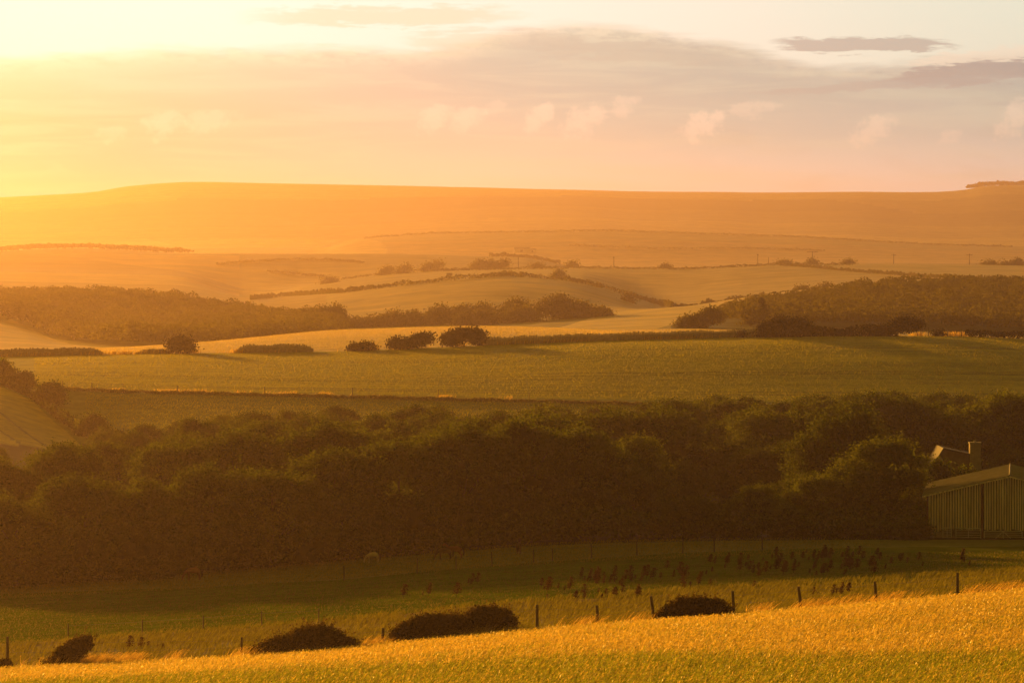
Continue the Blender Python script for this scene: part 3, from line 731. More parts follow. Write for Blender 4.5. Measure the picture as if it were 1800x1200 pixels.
swept = [(-.28, 0, .25, .22, .2, .26), (-.08, 0, .38, .26, .22, .34), (.14, 0, .52, .26, .22, .38), (.32, 0, .70, .18, .18, .26)]
BG = 'windswept thorns along the field wall'
bush('thorn_bush', 'small round tree rising from the broken wall, ringed by lit stubble', 317, 740, 36, 27, 0, M_leaf_dark, 51, .28, 90, 40, [(0,0,.52,.5,.45,.48),(-.2,0,.35,.3,.3,.3),(.2,0,.4,.3,.3,.35)], BG, 'tree', trunk=True)
bush('thorn_bush', 'low flat thorn scrub left of the windswept bushes by the wall', 636, 740, 44, 13, .15, M_leaf_dark, 52, .26, 60, 36, None, BG)
bush('thorn_bush', 'windswept thorn trailing low and rising to the right', 722, 740, 72, 26, .12, M_leaf_dark, 53, .26, 130, 40, [(-.38,0,.35,.14,.2,.32),(-.2,0,.28,.18,.2,.26),(.02,0,.38,.2,.2,.3),(.2,0,.55,.2,.2,.38),(.36,0,.72,.14,.18,.28)], BG, 'tree', trunk=True)
bush('thorn_bush', 'paired thorn trees joined into an arch at the wall\'s end', 815, 740, 68, 30, .05, M_leaf_dark, 54, .26, 160, 40, [(-.3,0,.4,.2,.2,.42),(-.14,0,.66,.2,.2,.34),(.18,0,.72,.24,.2,.28),(.36,0,.52,.14,.18,.46),(.0,0,.8,.14,.2,.16)], BG, 'tree', trunk=True)
bush('thorn_bush', 'left of the twin dark domed bushes on the wall', 1362, 738, 50, 31, .1, M_leaf_dark, 55, .28, 120, 40, [(-.15,0,.4,.4,.3,.42),(.1,0,.6,.34,.3,.42),(-.35,0,.22,.2,.2,.25)], BG)
bush('thorn_bush', 'right of the twin dark domed bushes on the wall', 1396, 739, 44, 30, .05, M_leaf_dark, 56, .28, 110, 40, [(-.05,0,.5,.42,.3,.48),(.2,0,.55,.3,.3,.4)], BG)
bush('thorn_bush', 'thorn tree leaning over the gateway with its trunk bare to the right', 1575, 737, 78, 32, .12, M_leaf_dark, 57, .26, 150, 40, [(-.42,0,.2,.16,.2,.2),(-.2,0,.34,.2,.2,.3),(.05,0,.55,.22,.2,.36),(.27,0,.66,.24,.2,.34)], BG, 'tree', trunk=True)
bush('thorn_bush', 'tiny dark bush alone in the gateway gap', 1648, 738, 14, 8, 0, M_leaf_dark, 58, .24, 30, 24, None, BG)
bush('thorn_bush', 'small dark tuft of thorn standing on the long wall', 1303, 738, 10, 12, 0, M_leaf_dark, 59, .22, 22, 24, None, BG)
LG = 'bushes down the bank on the left'
for i, (px, Y, w_, h_, lab) in enumerate([(2, 640, 46, 40, 'topmost bush of the left bank, cut by the picture edge'), (40, 634, 34, 28, 'small round bush second down the left bank'),
        (88, 620, 44, 38, 'largest round bush, in the middle of the left bank'), (160, 588, 46, 36, 'round bush near the foot of the left bank'),
        (187, 578, 30, 22, 'low bush beside the round one at the foot of the left bank'), (206, 576, 32, 20, 'lowest bush on the left bank, nearest the wood'), (236, 575, 36, 16, 'low scrub just right of the left bank at the edge of the wood')]):
    bush('round_bush', lab, px, Y, w_, h_, .05, M_leaf, 60+i, .24, 120, 36, None, LG)
FG = 'windblown bushes along the near fence'
bush('gorse_bush', 'tall ragged bush leaning hard to the right near the fence\'s left end', 122, 228, 84, 62, .42, M_gorse, 71, .12, 260, 44, [(-.30,0,.22,.2,.2,.26),(-.22,0,.42,.2,.2,.34),(-.1,0,.62,.18,.2,.30),(.0,0,.78,.14,.16,.2),(-.3,0,.14,.3,.2,.18)], FG, crad=.15, fsize=.34)
bush('gorse_bush', 'small dark bush cut by the picture edge at the bottom left', 5, 226, 26, 28, .1, M_gorse, 72, .11, 55, 44, None, FG, crad=.12, fsize=.25)
bush('gorse_bush', 'little dark stump of a bush right of the leaning one', 192, 228, 20, 17, .1, M_gorse, 73, .11, 37, 44, None, FG, crad=.09, fsize=.2)
bush('gorse_bush', 'broad dark mound with weeds sprouting above it, left of the cut post', 534, 228, 178, 56, .12, M_gorse, 74, .11, 465, 44, [(-.30,0,.2,.2,.2,.24),(-.12,0,.4,.24,.2,.36),(.08,0,.56,.24,.22,.42),(.28,0,.36,.2,.2,.34),(.4,0,.2,.12,.15,.22),(-.02,0,.3,.4,.25,.32)], FG, crad=.17, fsize=.42)
bush('gorse_bush', 'left half of the biggest double bush, hung with dry grass', 755, 228, 130, 54, .12, M_gorse, 75, .11, 384, 44, [(-.3,0,.35,.2,.2,.4),(-.05,0,.52,.28,.25,.46),(.22,0,.5,.28,.25,.46),(.4,0,.35,.16,.2,.36)], FG, crad=.17, fsize=.42)
bush('gorse_bush', 'right half of the biggest double bush, with a post through it', 852, 229, 96, 56, .06, M_gorse, 76, .11, 347, 44, [(-.26,0,.4,.24,.22,.42),(.02,0,.58,.34,.28,.42),(.28,0,.44,.24,.22,.44)], FG, crad=.17, fsize=.42)
bush('gorse_bush', 'low rounded dark bush between fence posts on the right half', 1216, 228, 116, 46, .1, M_gorse, 77, .11, 347, 44, [(-.3,0,.3,.2,.2,.34),(-.05,0,.5,.3,.25,.48),(.22,0,.5,.28,.25,.44),(.38,0,.3,.14,.2,.3)], FG, crad=.17, fsize=.42)
FB = 'trees and bushes dotted over the far fields'
farb = [(578,2400,26,9,'dark copse at the left end of the crest hedge'),(678,2460,22,12,'first windswept bush on the crest, left of the longest one'),(708,2460,20,13,'second windswept bush on the crest, beside the longest one'),(757,2470,42,18,'longest windswept tree clump on the middle hill\'s crest'),
        (838,2475,22,15,'pointed windswept tree left of the crest telegraph pole'),(861,2475,12,12,'small bush between two pointed trees on the crest'),(881,2475,20,14,'last pointed tree before the crest telegraph pole'),
        (944,2490,18,6,'low bush just right of the crest telegraph pole'),(1005,2560,16,11,'bush at the right end of the hillock'),(981,1900,14,13,'bush on the hedge down the right side of the middle hill'),
        (1104,1720,18,13,'bush low on the hedge at the foot of the middle hill'),(1169,2500,14,6,'tiny bush on the ridge right of the tall single pole'),(1427,2490,10,8,'small bush beneath the pole with the wide crossarm'),
        (1490,2495,14,6,'low bush on the ridge right of the wide-armed pole'),(1377,2490,22,6,'low bushes where the slanting hedge meets the ridge'),(1738,2500,20,6,'low bush on the ridge right of the last pole'),(1788,2500,14,9,'pointed bush at the ridge\'s right end'),(1772,2500,26,5,'flat bush left of the pointed one at the ridge\'s right end'),
        (1407,1640,30,14,'left bush of a pair above the pale field'),(1448,1640,34,13,'right bush of a pair above the pale field'),(1540,1620,26,8,'low bush beyond the pale field near the scrubby wood'),(1612,1610,26,9,'bush where the pale field tapers out')]
for i, (px, Y, w_, h_, lab) in enumerate(farb):
    bush('field_bush', lab, px, Y, w_, h_+2 if h_ > 8 else h_*.8, .1, M_leaf_far, 80+i, max(.5, Y*.0003), 60, 16, swept if i in (1,2,3,4,6) else None, FB, base_dz=-.5)
# tree line at the foot of the middle hill
TL = 'trees in the line at the foot of the middle hill'
tl = [(655,1290,40,14,'small tree at the left tip of the tree line'),(688,1290,40,24,'round tree near the left end of the tree line'),(722,1285,36,23,'tree just right of the round one near the tree line\'s left end'),(768,1290,46,32,'domed tree a third of the way along the tree line'),(810,1300,54,28,'flat-topped tree left of centre in the tree line'),
      (848,1300,50,30,'dense tree at the centre of the tree line'),(902,1300,56,38,'tall domed tree right of centre in the tree line'),(838,1270,66,24,'lighter low trees standing before the centre of the tree line'),(915,1275,56,26,'dark tree before the tall domed one in the tree line'),(972,1300,74,42,'largest windswept tree of the tree line'),(1010,1300,60,30,'tree sloping away right of the largest one'),(1045,1300,50,15,'low tapering end of the tree line'),
      (560,1290,30,36,'first tall tree beyond the right edge of the left woodland'),(585,1290,34,38,'second tall tree beyond the right edge of the left woodland'),(535,1290,30,34,'tree merging with the right edge of the left woodland'),(625,1290,50,12,'low scrub between the left woodland and the tree line')]
for i, (px, Y, w_, h_, lab) in enumerate(tl):
    bush('field_tree', lab, px, Y, w_, h_+4, .12, M_leaf_far, 120+i, .55, 90, 34, None, TL, 'tree', base_dz=-1.0, fsize=1.8, trunk=True)
# lone trees at the edge of the scrubby wood, right of centre
bush('windswept_tree', 'flat-topped windswept tree behind the wall, left of the pine', 1240, 1000, 50, 32, .15, M_leaf_far, 141, .4, 110, 40, [(-.3,0,.3,.2,.2,.28),(-.05,0,.5,.24,.2,.3),(.18,0,.72,.26,.2,.26),(.34,0,.6,.16,.18,.26)], None, 'tree', trunk=True)
bush('windswept_tree', 'low bush at the foot of the flat-topped windswept tree', 1212, 1000, 40, 18, .1, M_leaf_far, 142, .4, 70, 36, None, None, 'tree')
def pine(px, Y, hpx, label, seed):
    r = np.random.default_rng(seed); h = hpx*Y/F; t_ = empty('pine_tree', at(px, Y, -.3)); parts = []
    for k_ in range(9):
        z = h*(.18+.8*k_/8); w = h*(.62-.5*k_/8)*r.uniform(.7, 1.15); a_ = r.uniform(-1, 1)
        n_ = 220; c = np.stack([r.normal(size=n_)*w*.42+a_*w*.35, r.normal(size=n_)*w*.3, z+r.normal(size=n_)*h*.025], 1)
        parts.append(leaf_quads(c, np.full(n_, .38), r, np.tile([0, 0, 1.0], (n_, 1)), 1.6))
    v, f, c = join(parts); link('crown', np_mesh('crown', v, f, c), M_leaf_far, t_)
    link('trunk', py_mesh('trunk', [tube([(0, 0, -.5), (0, 0, h*.5), (.1, 0, h)], [.28, .18, .05], 6)]), M_bark, t_)
    return tag(t_, label, 'tree')
pine(1340, 1030, 50, 'tall layered pine at the left tip of the scrubby wood', 5)
pine(1318, 1030, 34, 'shorter spreading pine left of the tall one', 6)
bush('windswept_tree', 'dense tree just right of the tall pine', 1380, 1050, 40, 38, .15, M_leaf_far, 143, .4, 110, 40, None, None, 'tree', trunk=True)

# ------------------------------------------------------------------ dry stone walls
def stone_wall(label, pts, h, seed):
    r = np.random.default_rng(seed); parts = []
    P_ = [at(a_, b_) for a_, b_ in pts]
    for p, q in zip(P_, P_[1:]):
        L = (q-p).length; u = (q-p)/L; s_ = 0.0
        while s_ < L:
            w = min(float(r.uniform(.35, .75)), L-s_+.02)
            far_end = min((p+u*s_-P_[0]).length, (p+u*s_-P_[-1]).length); hq = h; h = hq*min(1.0, .35+far_end/3.2)*(1+.06*math.sin(s_*.7))
            for k_ in range(4):
                z0_ = -.4 if k_ == 0 else h*k_/5+r.uniform(-.02, .02); z1_ = h*(k_+1)/5
                off = float(r.uniform(-.04, .04)); c0 = p+u*s_; c1 = p+u*(s_+w-.02)
                parts.append(([tuple(c_+Vector((0, off+d_, zz))) for zz in (z0_, z1_) for c_, d_ in ((c0, -.27+k_*.02), (c1, -.27+k_*.02), (c1, .27-k_*.02), (c0, .27-k_*.02))],
                              [(0, 3, 2, 1), (4, 5, 6, 7), (0, 1, 5, 4), (1, 2, 6, 5), (2, 3, 7, 6), (3, 0, 4, 7)]))
            # cope stones on edge
            m_ = 2
            for j in range(m_):
                c0 = p+u*(s_+w*j/m_); c1 = p+u*(s_+w*(j+.8)/m_); t_ = h*float(r.uniform(.98, 1.2))
                parts.append(([tuple(c_+Vector((0, d_, zz))) for zz in (h*.8, t_) for c_, d_ in ((c0, -.2), (c1, -.2), (c1, .2), (c0, .2))],
                              [(0, 3, 2, 1), (4, 5, 6, 7), (0, 1, 5, 4), (1, 2, 6, 5), (2, 3, 7, 6), (3, 0, 4, 7)]))
            s_ += w; h = hq
    return tag(link('stone_wall', py_mesh('stone_wall', parts), M_stone), label, 'wall', 'dry stone walls across the far side of the crop field')
stone_wall('length of dry stone wall at the left end of the crop field', [(-60, 740), (40, 741), (100, 741), (181, 741)], 1.35, 1)
stone_wall('short tumbled length of wall running into the small round tree', [(237, 741), (268, 741), (300, 741)], .9, 2)
stone_wall('middle isolated length of wall with lit stubble on both sides', [(411, 741), (480, 741), (551, 741)], 1.4, 3)
stone_wall('long stone wall from the arched thorns to the domed bushes', [(838, 741), (900, 741), (1000, 741), (1100, 741), (1200, 741), (1300, 741), (1420, 741), (1560, 741)], 1.35, 4)

# ------------------------------------------------------------------ grass, wheat and docks
def blades(name, X, Y, h, w, lean, mat, seed, label=None, ear=None, tint=None):
    """bent blades rooted on the ground; lean to the right with the wind"""
    r = np.random.default_rng(seed); n_ = len(X); px = X/Y*F+HX
    order = np.argsort(Y); X, Y, px = X[order], Y[order], px[order]
    Yq = np.round(Y*4)/4; z = ground_z(px, Yq)
    if tint is not None: tint = tint[order]
    hh = h*r.uniform(.6, 1.25, n_); a_ = r.uniform(0, math.pi, n_); ww = w*r.uniform(.7, 1.4, n_)
    tx = np.cos(a_)*ww*.5; ty = np.sin(a_)*ww*.5
    lx = hh*(lean+r.normal(size=n_)*.22); ly = hh*r.normal(size=n_)*.22
    B = np.stack([X, Y, z-.03], 1); M_ = B+np.stack([lx*.35, ly*.35, hh*.6], 1); T = B+np.stack([lx, ly, hh], 1)
    o3 = np.stack([tx, ty, np.zeros(n_)], 1)
    v = np.stack([B-o3, B+o3, M_+o3, M_-o3, T+o3*.35, T-o3*.35], 1).reshape(-1, 3)
    i = np.arange(n_)*6
    f = np.concatenate([np.stack([i, i+1, i+2, i+3], 1), np.stack([i+3, i+2, i+4, i+5], 1)])
    col = r.uniform(0, 1, n_) if tint is None else np.clip(tint+r.normal(size=n_)*.18, 0, 1)
    c = np.repeat(col, 6); parts = [(v, f, np.stack([c, c, c, np.ones_like(c)], 1))]
    if ear:
        el_, ew = ear; D = np.stack([lx*.5+r.normal(size=n_)*.03+.04, ly*.4, hh*.12+r.normal(size=n_)*.05], 1)
        D = D/np.linalg.norm(D, axis=1, keepdims=True)*el_*r.uniform(.7, 1.3, n_)[:, None]
        o4 = o3/np.maximum(np.linalg.norm(o3, axis=1, keepdims=True), 1e-6)*ew*.5
        v2 = np.stack([T, T+D*.45+o4, T+D, T+D*.45-o4], 1).reshape(-1, 3)
        c2 = np.repeat(np.clip(col+.25, 0, 1), 4)
        parts.append((v2, np.arange(n_*4).reshape(-1, 4), np.stack([c2, c2, c2, np.ones_like(c2)], 1)))
    v, f, c = join(parts)
    o = link(name, np_mesh(name, v, f, c), mat)
    return tag(o, label, None, None, 'stuff')
def rand_strip(n_, ya, yb, r, pa=-60, pb=1860, keep=None):
    Y = r.uniform(ya, yb, n_); px = r.uniform(pa, pb, n_)
    if keep is not None: k_ = keep(px, Y, r); px, Y = px[k_], Y[k_]
    return (px-HX)/F*Y, Y
r = np.random.default_rng(90)
X, Y = rand_strip(430000, 150, 226.5, r)
big = fbm(X/16+3, Y/7, 5, 4)
kk = np.clip(np.clip((Y-np.interp((X/Y*F+HX), [0, 900, 1500, 1800], [197, 190, 178, 176]))/11+big*.7+.5, 0, 1), 0, 1); kk = np.maximum(kk, np.clip((162-Y+X*.3)/14+big*.9, 0, 1)*.6)
kk = np.clip(kk+fbm(X/5, Y/2.5, 9, 3)*.18, 0, 1)*np.clip(.86+.5*fbm(X/3.5, Y/1.8, 19, 3), .35, 1)
gold = r.uniform(0, 1, len(X)) < .22+.78*kk
blades('wheat', X[gold], Y[gold], .42, .020, .35, M_wheat, 91, 'ripe golden cereal leaning in the wind over the near field', (.14, .042))
blades('wheat', X[~gold], Y[~gold], .40, .03, .30, M_wheat_green, 92, 'greener unripe patches of cereal in the near field', (.12, .04))
X, Y = rand_strip(110000, 227, 284, r, keep=lambda p, y, r_: (y < 262+np.interp(p, [0, 500, 1100, 1800], [-1, 8, 18, 22])) & (fbm(p/40, y/5, 88, 3)+r_.normal(size=len(p))*.3 > -.25))
blades('grass', X, Y, .34, .035, .5, M_bank, 93, 'dry rough grass on the sunlit bank behind the near fence')
X, Y = rand_strip(26000, 226.5, 231, r, keep=lambda p, y, r_: (vnoise(p/38, y*0, 5)+r_.normal(size=len(p))*.25 > .1) & (r_.uniform(0, 1, len(p)) < np.interp(p, [0, 500, 1000, 1800], [1, .8, .35, .35])))
blades('grass', X, Y, .75, .03, .6, M_grass, 94, 'tall bleached seeding grass bent over along the near fence', (.16, .035))
X, Y = rand_strip(1600, 226.6, 227.4, r, 430, 910, keep=lambda p, y, r_: (np.abs(p-770) < 140) | (p < 560))
blades('grass', X, Y, .62, .025, .7, M_grass, 103, 'dry grass leaning over the foot of the dark mounds', (.16, .035))
X, Y = rand_strip(40000, 262, 316, r)
blades('grass', X, Y, .12, .04, .3, M_grass_dim, 95, 'short green grass of the shaded pasture')
X, Y = rand_strip(30000, 314, 342, r, -60, 1860, keep=lambda p, y, r_: r_.uniform(0, 1, len(p)) > (p-1350)/220)
blades('grass', X, Y, .16, .05, .3, M_strip, 96, 'rank uncut grass and weeds along the foot of the wood')
X, Y = rand_strip(6000, 637, 641, r, 90, 900, keep=lambda p, y, r_: vnoise(p/30, y*0, 8)+r_.normal(size=len(p))*.3 > .45)
blades('grass', X, Y, .5, .06, .4, M_grass, 97, 'bleached grass heads catching light along the boundary below the crop field')
X, Y = rand_strip(9000, 739, 742.5, r, 0, 1700, keep=lambda p, y, r_: vnoise(p/26, y*0, 9)+r_.normal(size=len(p))*.3 > .1)
blades('grass', X, Y, .8, .08, .3, M_grass, 98, 'long pale grass along the stone walls')

X, Y = rand_strip(70000, 746, 975, r, 150, 1300)
blades('stubble', X, Y, .22, .07, .2, M_straw, 99, 'pale standing straw over the bright field beyond the walls')
X, Y = rand_strip(100000, 641, 739, r, -40, 1850, keep=lambda p, y, r_: p > 60)
blades('young_crop', X, Y, .20, .045, .3, M_crop_leaf, 101, 'green cereal drilled over the broad middle field')
X, Y = rand_strip(30000, 585, 634, r, 150, 1200)
blades('grass', X, Y, .20, .06, .3, M_crop_leaf, 102, 'pasture grass on the strip between the boundary and the wood')
def make_dock(seed):
    r_ = np.random.default_rng(seed); t_ = empty('dock_plant'); parts = []
    for k_ in range(1):
        x_, y_ = 0, 0; H_ = r_.uniform(.65, .95); n_ = 200
        z = r_.uniform(.25, 1, n_)*H_; s_ = (1-(z/H_-.45)**2*1.5).clip(.2, 1)*r_.uniform(.06, .11)
        c = np.stack([x_+.15*z+r_.normal(size=n_)*s_, y_+r_.normal(size=n_)*s_, z], 1)
        parts.append(leaf_quads(c, np.full(n_, .065), r_, None, 1.3))
    v, f, c = join(parts); link('seed_head', np_mesh('seed_head', v, f, c), M_dock, t_)
    link('stem', py_mesh('stem', [tube([(0, 0, -.1), (.05, 0, .4), (.12, 0, .75)], [.014, .012, .006], 4)]), M_dock, t_)
    return t_
docks = [make_dock(200+i) for i in range(4)]
dz = []
rr = random.Random(4)
for cx, cy, sx, sy, n_ in ((1070, 1022, 70, 8, 30), (1180, 1012, 60, 7, 14), (830, 1026, 24, 5, 5), (960, 1035, 60, 8, 12), (1010, 1046, 120, 6, 8), (1420, 985, 110, 9, 34), (1480, 1002, 90, 8, 30),
                           (1290, 995, 70, 9, 14), (1350, 1008, 40, 5, 10), (1600, 990, 70, 8, 10), (1450, 1046, 50, 3, 8), (1220, 1030, 60, 5, 6), (760, 1052, 60, 5, 5), (1100, 1050, 60, 4, 6), (240, 1140, 30, 3, 5)):
    for _ in range(n_): dz.append((rr.gauss(cx, sx*.6), rr.gauss(cy, sy*.6)))
for i, (px, py) in enumerate(dz):
    if not -20 < px < 1815: continue
    Y = find_Y(px, min(py, 1150), 228, 334)
    s_ = rr.choice([.4, .5, .6, .8, 1.0, 1.15])*rr.uniform(.9, 1.1)
    o = place(docks[i % 4], at(px, Y, -.02), rr.uniform(-.4, .4), (s_*1.1, s_, s_))
    tag(o, 'rusty brown seeding dock plant scattered in the pasture grass', 'dock plant', 'dock plants scattered in the pasture')

# ------------------------------------------------------------------ fences and poles
def near_fence():
    t_ = empty('post_fence', at(944, 229)); o0 = t_.location.copy()
    tag(t_, 'weathered post and wire fence along the top of the golden field', 'fence')
    tp = {13: 1118, 424: 1119, 672: 1103, 852: 1076, 944: 1062, 1051: 1063, 1149: 1047, 1180: 1064, 1290: 1038, 1408: 1030, 1540: 1021, 1683: 1006, 1830: 995}
    posts = [(13, 1.05, .0), (424, .98, .02), (672, .95, .04), (852, 1.5, .02), (944, 1.42, 0), (1051, 1.22, -.05), (1149, 1.36, -.10), (1180, .7, .3), (1290, 1.36, -.05), (1408, 1.34, -.10), (1540, 1.30, -.05), (1683, 1.40, .0), (1830, 1.4, 0)]
    tops = []
    for px, h, ln in posts:
        p = at(px, 229.5)-o0; h = (HY-tp[px])/F*229.5-gz(px, 229.5)
        r_ = .10 if px != 424 else .075
        me = py_mesh('post', [tube([(p.x, p.y, p.z-.4), (p.x+ln*.5, p.y, p.z+h*.5), (p.x+ln*h, p.y, p.z+h)], [r_, r_*.95, r_*.85], 8)])
        link('post', me, M_post, t_); tops.append((p.x+ln*h*.85, p.y-.06, p.z+h*.85, p.z+h*.55))
    for k_, nm in ((2, 'wire'), (3, 'wire')):
        pr = []
        for a_, b_ in zip(tops, tops[1:]):
            if b_[0]-a_[0] > 9: 
                pass
            pr.append(tube([(a_[0], a_[1], a_[k_]), ((a_[0]+b_[0])/2, a_[1], (a_[k_]+b_[k_])/2-.05), (b_[0], b_[1], b_[k_])], [.008]*3, 4))
        link(nm, py_mesh(nm, pr), M_wire, t_)
near_fence()
def thin_fence(label, pts, h, rad, Yl, wire=True):
    t_ = empty('wire_fence', at(pts[0], Yl(pts[0]))); o0 = t_.location.copy(); tag(t_, label, 'fence'); tops = []
    for px in pts:
        p = at(px, Yl(px))-o0; hh = h*random.uniform(.85, 1.1)
        link('post', py_mesh('post', [tube([(p.x, p.y, p.z-.3), (p.x+random.uniform(-.05, .05), p.y, p.z+hh)], [rad, rad*.85], 6)]), M_post, t_); tops.append(p+Vector((0, -.05, hh*.85)))
    if wire: link('wire', py_mesh('wire', [tube([a_, b_], [.012]*2, 4) for a_, b_ in zip(tops, tops[1:])]), M_wire, t_)
thin_fence('thin post and wire fence at the pasture bottom, left of the broad mound', [120, 250, 357, 460, 560], 1.1, .055, lambda p: float(np.interp(p, [0, 600], [262, 270])))
thin_fence('far fence of thin posts along the near side of the ponies\' strip', [605, 733, 802, 865, 938, 971, 1040, 1120, 1200, 1256, 1340], 1.2, .06, lambda p: float(np.interp(p, [340, 650, 1000, 1340], [312, 312, 318, 322])))
thin_fence('fence posts along the grassy boundary below the crop field', [110, 161, 216, 312, 465, 620, 770, 930], 1.3, .08, lambda p: 639.0)
thin_fence('gate posts standing in the gap of the far wall', [1612, 1632, 1666, 1690], 1.5, .09, lambda p: 738.0)
# arching bramble at the right-hand post
pb = at(1683, 228.5); t0 = [(pb.x+(q-1683)/F*228.5, pb.y, pb.z+z_) for q, z_ in ((1656, .15), (1668, .38), (1683, .50), (1700, .46), (1716, .3))]
tag(link('bramble_stem', py_mesh('bramble_stem', [tube(t0, [.02, .018, .016, .014, .008], 5)]), M_bark), 'arching bramble stem over the foot of the last fence post', 'bramble')

def pole(px, Y, hpx, arm, label):
    h = hpx*Y/F; t_ = empty('telegraph_pole', at(px, Y, -.2)); tag(t_, label, 'telegraph pole', 'telegraph poles on the ridge')
    link('post', py_mesh('post', [tube([(0, 0, 0), (0, 0, h)], [.24, .17], 8)]), M_pole, t_)
    if arm:
        link('crossarm', py_mesh('crossarm', [box(-arm, arm, -.13, .13, h-.9, h-.62)]), M_pole, t_)
        link('insulator', py_mesh('insulator', [tube([(x_, 0, h-.6), (x_, 0, h-.25)], [.12, .08], 6) for x_ in (-arm*.9, 0, arm*.9)]), M_pole, t_)
for px, Y, h_, arm, lab in ((1079, 2500, 21, .5, 'tall single pole standing alone mid-ridge'), (911, 2490, 20, .5, 'pole beside the pointed trees on the middle hill crest'), (1332, 2490, 21, .6, 'left pole of the close pair on the ridge'),
                            (1351, 2500, 14, 0, 'short right pole of the close pair on the ridge'), (1428, 2490, 24, 3.4, 'pole with the widest crossarm, above a small bush'), (1571, 2490, 18, 1.5, 'slim pole right of the wide-armed one'),
                            (1704, 2480, 20, 2.0, 'last pole on the ridge, towards the right'), (1399, 2500, 6, 0, 'stubby post between the close pair and the wide-armed pole')):
    pole(px, Y, h_, arm, lab)
pole(406, 1500, 14, 0, 'lone mast poking above the left woodland')

# ------------------------------------------------------------------ barn, hurdles, cottage, far farm
def barn():
    YB = 343.0; s_ = YB/F
    org = at(1632, YB); org.z = (HY-949)/F*YB
    t_ = empty('timber_barn', org, -math.radians(7.5)); tag(t_, 'weathered timber-boarded barn with a shallow roof at the right edge', 'barn')
    W_, he, ha, L = 14.4, 4.05, 5.75, 18.0
    def top(x): return he+(ha-he)*(1-abs(x-W_/2)/(W_/2))
    link('inner_wall', py_mesh('inner_wall', [([(0, .15, .0), (W_, .15, 0), (W_, .15, he), (W_/2, .15, ha), (0, .15, he), (0, L, 0), (W_, L, 0), (W_, L, he), (W_/2, L, ha), (0, L, he)],
        [(0, 1, 2, 3, 4), (5, 9, 8, 7, 6), (0, 4, 9, 5), (1, 6, 7, 2)])]), M_dark, t_)
    bd = []; x = .02; rr_ = random.Random(2)
    while x < W_-.1:
        w = rr_.uniform(.13, .17)
        if abs(x-4.75) > .16:
            z0_ = rr_.uniform(.72, .80) if x < 1 else rr_.uniform(.90, 1.06)
            bd.append(box(x, x+w, -.03+rr_.uniform(-.012, .012), .03, z0_, top(x+w/2)-rr_.uniform(.03, .10)))
        x += w+rr_.uniform(.06, .10)
    link('boarding', py_mesh('boarding', bd), M_board, t_)
    side = []; y = .2
    while y < L: side.append(box(-.05, -.015, y, y+.12, .8, he-.05)); y += .2
    link('side_boarding', py_mesh('side_boarding', side), M_board, t_)
    link('plinth_wall', py_mesh('plinth_wall', [box(-.02, 1.35, -.10, .12, -.5, .72), box(1.35, W_, -.02, .12, -.5, .35)]), M_block, t_)
    for x_ in (4.75, 9.6): link('door_post', py_mesh('door_post', [box(x_-.11, x_+.11, -.10, .05, -.2, top(x_)-.05)]), M_rust, t_)
    link('corner_post', py_mesh('corner_post', [box(-.16, -.02, -.10, .10, -.3, he-.02)]), M_rust, t_)
    for sgn, nm in ((-1, 'roof'), (1, 'roof')):
        # corrugated sheets following the slope
        vs, fs = [], []; n_ = 150; ov = .55
        for i in range(n_+1):
            y = -.35+(L+.7)*i/n_; dzc = .035*math.sin(i*math.pi/1.5)
            x_e = -ov if sgn < 0 else W_+ov; z_e = he-ov*(ha-he)/(W_/2)
            for (x_, z_) in ((x_e, z_e+.12), (W_/2, ha+.12), (W_/2, ha+.06), (x_e, z_e+.06)): vs.append((x_, y, z_+dzc))
        for i in range(n_):
            a_ = i*4
            for j in range(4): fs.append((a_+j, a_+(j+1) % 4, a_+4+(j+1) % 4, a_+4+j))
        fs.append((0, 1, 2, 3)); fs.append((n_*4, n_*4+3, n_*4+2, n_*4+1))
        link(nm, py_mesh(nm, [(vs, fs)]), M_sheet, t_)
    link('ridge_cap', py_mesh('ridge_cap', [tube([(W_/2, -.4, ha+.14), (W_/2, L+.4, ha+.14)], [.07, .07], 8)]), M_sheet, t_)
    g_ = []
    for sgn in (-1, 1):
        x_e = -.55 if sgn < 0 else W_+.55; z_e = he-.55*(ha-he)/(W_/2)
        v = [(x_e, -.41, z_e-.08), (W_/2, -.41, ha-.08), (W_/2, -.41, ha+.05), (x_e, -.41, z_e+.05), (x_e, -.37, z_e-.08), (W_/2, -.37, ha-.08), (W_/2, -.37, ha+.05), (x_e, -.37, z_e+.05)]
        g_.append((v, [(0, 1, 2, 3), (4, 7, 6, 5), (0, 3, 7, 4), (1, 5, 6, 2), (0, 4, 5, 1), (3, 2, 6, 7)]))
    link('bargeboard', py_mesh('bargeboard', g_), M_board, t_)
    return t_, org
bt, borg = barn()
def hurdle(x, y, w, h, label, diag=False):
    c, s_ = math.cos(-math.radians(7.5)), math.sin(-math.radians(7.5))
    t_ = empty('metal_gate', borg+Vector((c*x-s_*y, s_*x+c*y, 0)), -math.radians(7.5)); tag(t_, label, 'gate', 'galvanised gates against the barn')
    link('frame', py_mesh('frame', [tube([(0, 0, -.05), (0, 0, h)], [.03]*2, 6), tube([(w, 0, -.05), (w, 0, h)], [.03]*2, 6), tube([(0, 0, h), (w, 0, h)], [.03]*2, 6), tube([(0, 0, .12), (w, 0, .12)], [.03]*2, 6)]), M_galv, t_)
    link('rail', py_mesh('rail', [tube([(0, 0, h*q), (w, 0, h*q)], [.018]*2, 5) for q in (.3, .48, .66, .84)]+[tube([(w*.5, -.02, .12), (w*.5, -.02, h)], [.022]*2, 5)]), M_galv, t_)
    if diag: link('brace', py_mesh('brace', [tube([(w*.5, -.03, h), (w*.25, -.03, .12)], [.02]*2, 5), tube([(w*.5, -.03, h), (w*.75, -.03, .12)], [.02]*2, 5)]), M_galv, t_)
